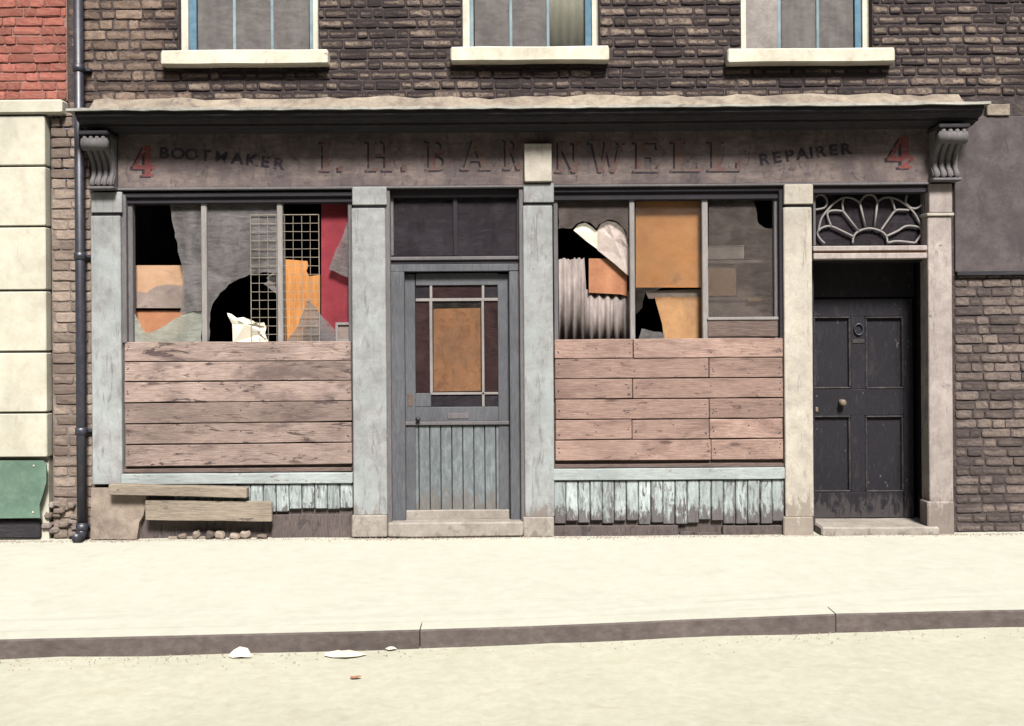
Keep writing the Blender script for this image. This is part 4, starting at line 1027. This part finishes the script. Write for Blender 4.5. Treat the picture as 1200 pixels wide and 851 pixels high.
for r4 in ((953, 371, 997, 456), (1014, 371, 1059, 456), (953, 487, 997, 577), (1014, 487, 1059, 577)):
    o = sp('door_panel', r4, y=RY+.022, t=.012, b=.004)
    x0_, x1_, z0_, z1_ = R(*r4, RY)
    A = Acc(); g = .016
    A.box(x0_+.001, x1_-.001, RY-.006, RY+.024, z0_+.001, z0_+g, .006); A.box(x0_+.001, x1_-.001, RY-.006, RY+.024, z1_-g, z1_-.001, .006)
    A.box(x0_+.001, x0_+g, RY-.005, RY+.023, z0_+g, z1_-g, .006, 'z'); A.box(x1_-g, x1_-.001, RY-.005, RY+.023, z0_+g, z1_-g, .006, 'z')
    A.out('panel_moulding', M['black_door_edge'], SDR)
kx, kz = P(988, 472, RY-.05)
V, Fc = sweep([(kx, RY, kz), (kx, RY-.025, kz), (kx, RY-.03, kz), (kx, RY-.05, kz), (kx, RY-.062, kz), (kx, RY-.066, kz)], [.026, .024, .012, .028, .024, .008], 14); mesh('door_knob', V, Fc, M['brass'], SDR, smooth=True)
kx, kz = P(957, 480, RY); box('lock', kx-.012, kx+.012, RY-.008, RY+.002, kz-.02, kz+.02, M['brass'], SDR, b=.004)
kx, kz = P(1006, 386, RY)
V, Fc = sweep([(kx+.035*math.cos(t*PI/8), RY-.012, kz+.045*math.sin(t*PI/8)) for t in range(16)], .006, 6, True); mesh('knocker', V, Fc, M['iron'], SDR, smooth=True)
kx, kz = P(1006, 400, RY); box('letter_plate', kx-.05, kx+.05, RY-.006, RY+.002, kz-.016, kz+.016, M['black_door_edge'], SDR, b=.003)

# ---- drainpipe
px0 = P(96, 60, -.02)[0]; px1 = P(94.5, 400, -.02)[0]
DP = thing('drainpipe', 'black iron drainpipe running down the brick strip beside the left pilaster', 'pipe', (px1, -.02, 0))
def pz(Y): return P(95, Y, -.02)[1]
V, Fc = sweep([(px1, -.02, ztop-.2), (px1, -.02, pz(400)), (px1, -.02, .12)], .036, 16); mesh('pipe', V, Fc, M['iron'], DP, smooth=True)
V, Fc = sweep([(px1, -.02, .14), (px1, -.025, .07), (px1-.004, -.06, .035), (px1-.006, -.10, .03)], [.041, .041, .04, .042], 14); mesh('shoe', V, Fc, M['iron'], DP, smooth=True)
for Y in (505, 80, 300, 618):
    z = pz(Y)
    V, Fc = sweep([(px1, -.02, z-.028), (px1, -.02, z-.024), (px1, -.02, z+.024), (px1, -.02, z+.028)], [.036, .045, .045, .036], 16); mesh('collar', V, Fc, M['iron'], DP, smooth=True)
    box('bracket_ear', px1-.06, px1+.075, .018, .062, z-.012, z+.012, M['iron'], DP, b=.003)

# ---- litter
def litter(X, Y, L, h, m, label, seed, z0=-KH, ang=0):
    r = random.Random(seed); x, y = G(X, Y, z0); V = [(x, y, z0+h)]; n = 9
    for s in (.5, 1):
        for i in range(n):
            a = 2*PI*i/n; k = r.uniform(.7, 1.2)
            V.append((x+math.cos(a)*L*s*k, y+math.sin(a)*L*.5*s*k, z0+.004+(h*r.uniform(.25, .8) if s < 1 else r.uniform(0, .008))))
    Fc = [(0, 1+i, 1+(i+1) % n) for i in range(n)]+[(1+i, 1+n+i, 1+n+(i+1) % n, 1+(i+1) % n) for i in range(n)]
    o = mesh('litter_paper', V, Fc, m); o.modifiers.new('thick', 'SOLIDIFY').thickness = .002
    tag(o, label, 'litter')
litter(281, 770, .07, .055, M['paper'], 'crumpled peaked piece of white paper in the gutter at left', 2)
litter(403, 768, .11, .022, M['paper'], 'flat white paper lying in the gutter against the kerb', 4)
litter(458, 762, .03, .02, M['paper'], 'tiny pale scrap of paper in the gutter, rightmost beside the kerb', 6)
litter(417, 795, .03, .01, M['rust'], 'small brown scrap lying on the road below the flat white paper', 9)
# gutter grit
V = []; Fc = []
for i in range(900):
    x = rng.uniform(-4.5, 5); y = ky(x)-abs(rng.gauss(0, .10))-.01; s = rng.uniform(.002, .006); k = len(V); z = -KH
    if rng.random() < .5 and x > -1.2: continue
    V += [(x-s, y-s, z), (x+s, y-s, z), (x, y+s, z), (x, y, z+s*1.3)]; Fc += [(k, k+1, k+3), (k+1, k+2, k+3), (k+2, k, k+3)]
tag(mesh('gutter_grit', V, Fc, M['plinth']), 'fine brown grit lying along the gutter', kind='stuff')
V = []; Fc = []
for i in range(1800):
    x = rng.uniform(-4.5, 5); y = .0-abs(rng.gauss(0, .035))-.003; s = rng.uniform(.003, .010); k = len(V); z = -.002
    V += [(x-s, y-s, z), (x+s, y-s, z), (x, y+s, z), (x, y, z+s*1.3)]; Fc += [(k, k+1, k+3), (k+1, k+2, k+3), (k+2, k, k+3)]
tag(mesh('wall_foot_dirt', V, Fc, M['plinth']), 'crumbs of dirt along the foot of the shopfront', kind='stuff')
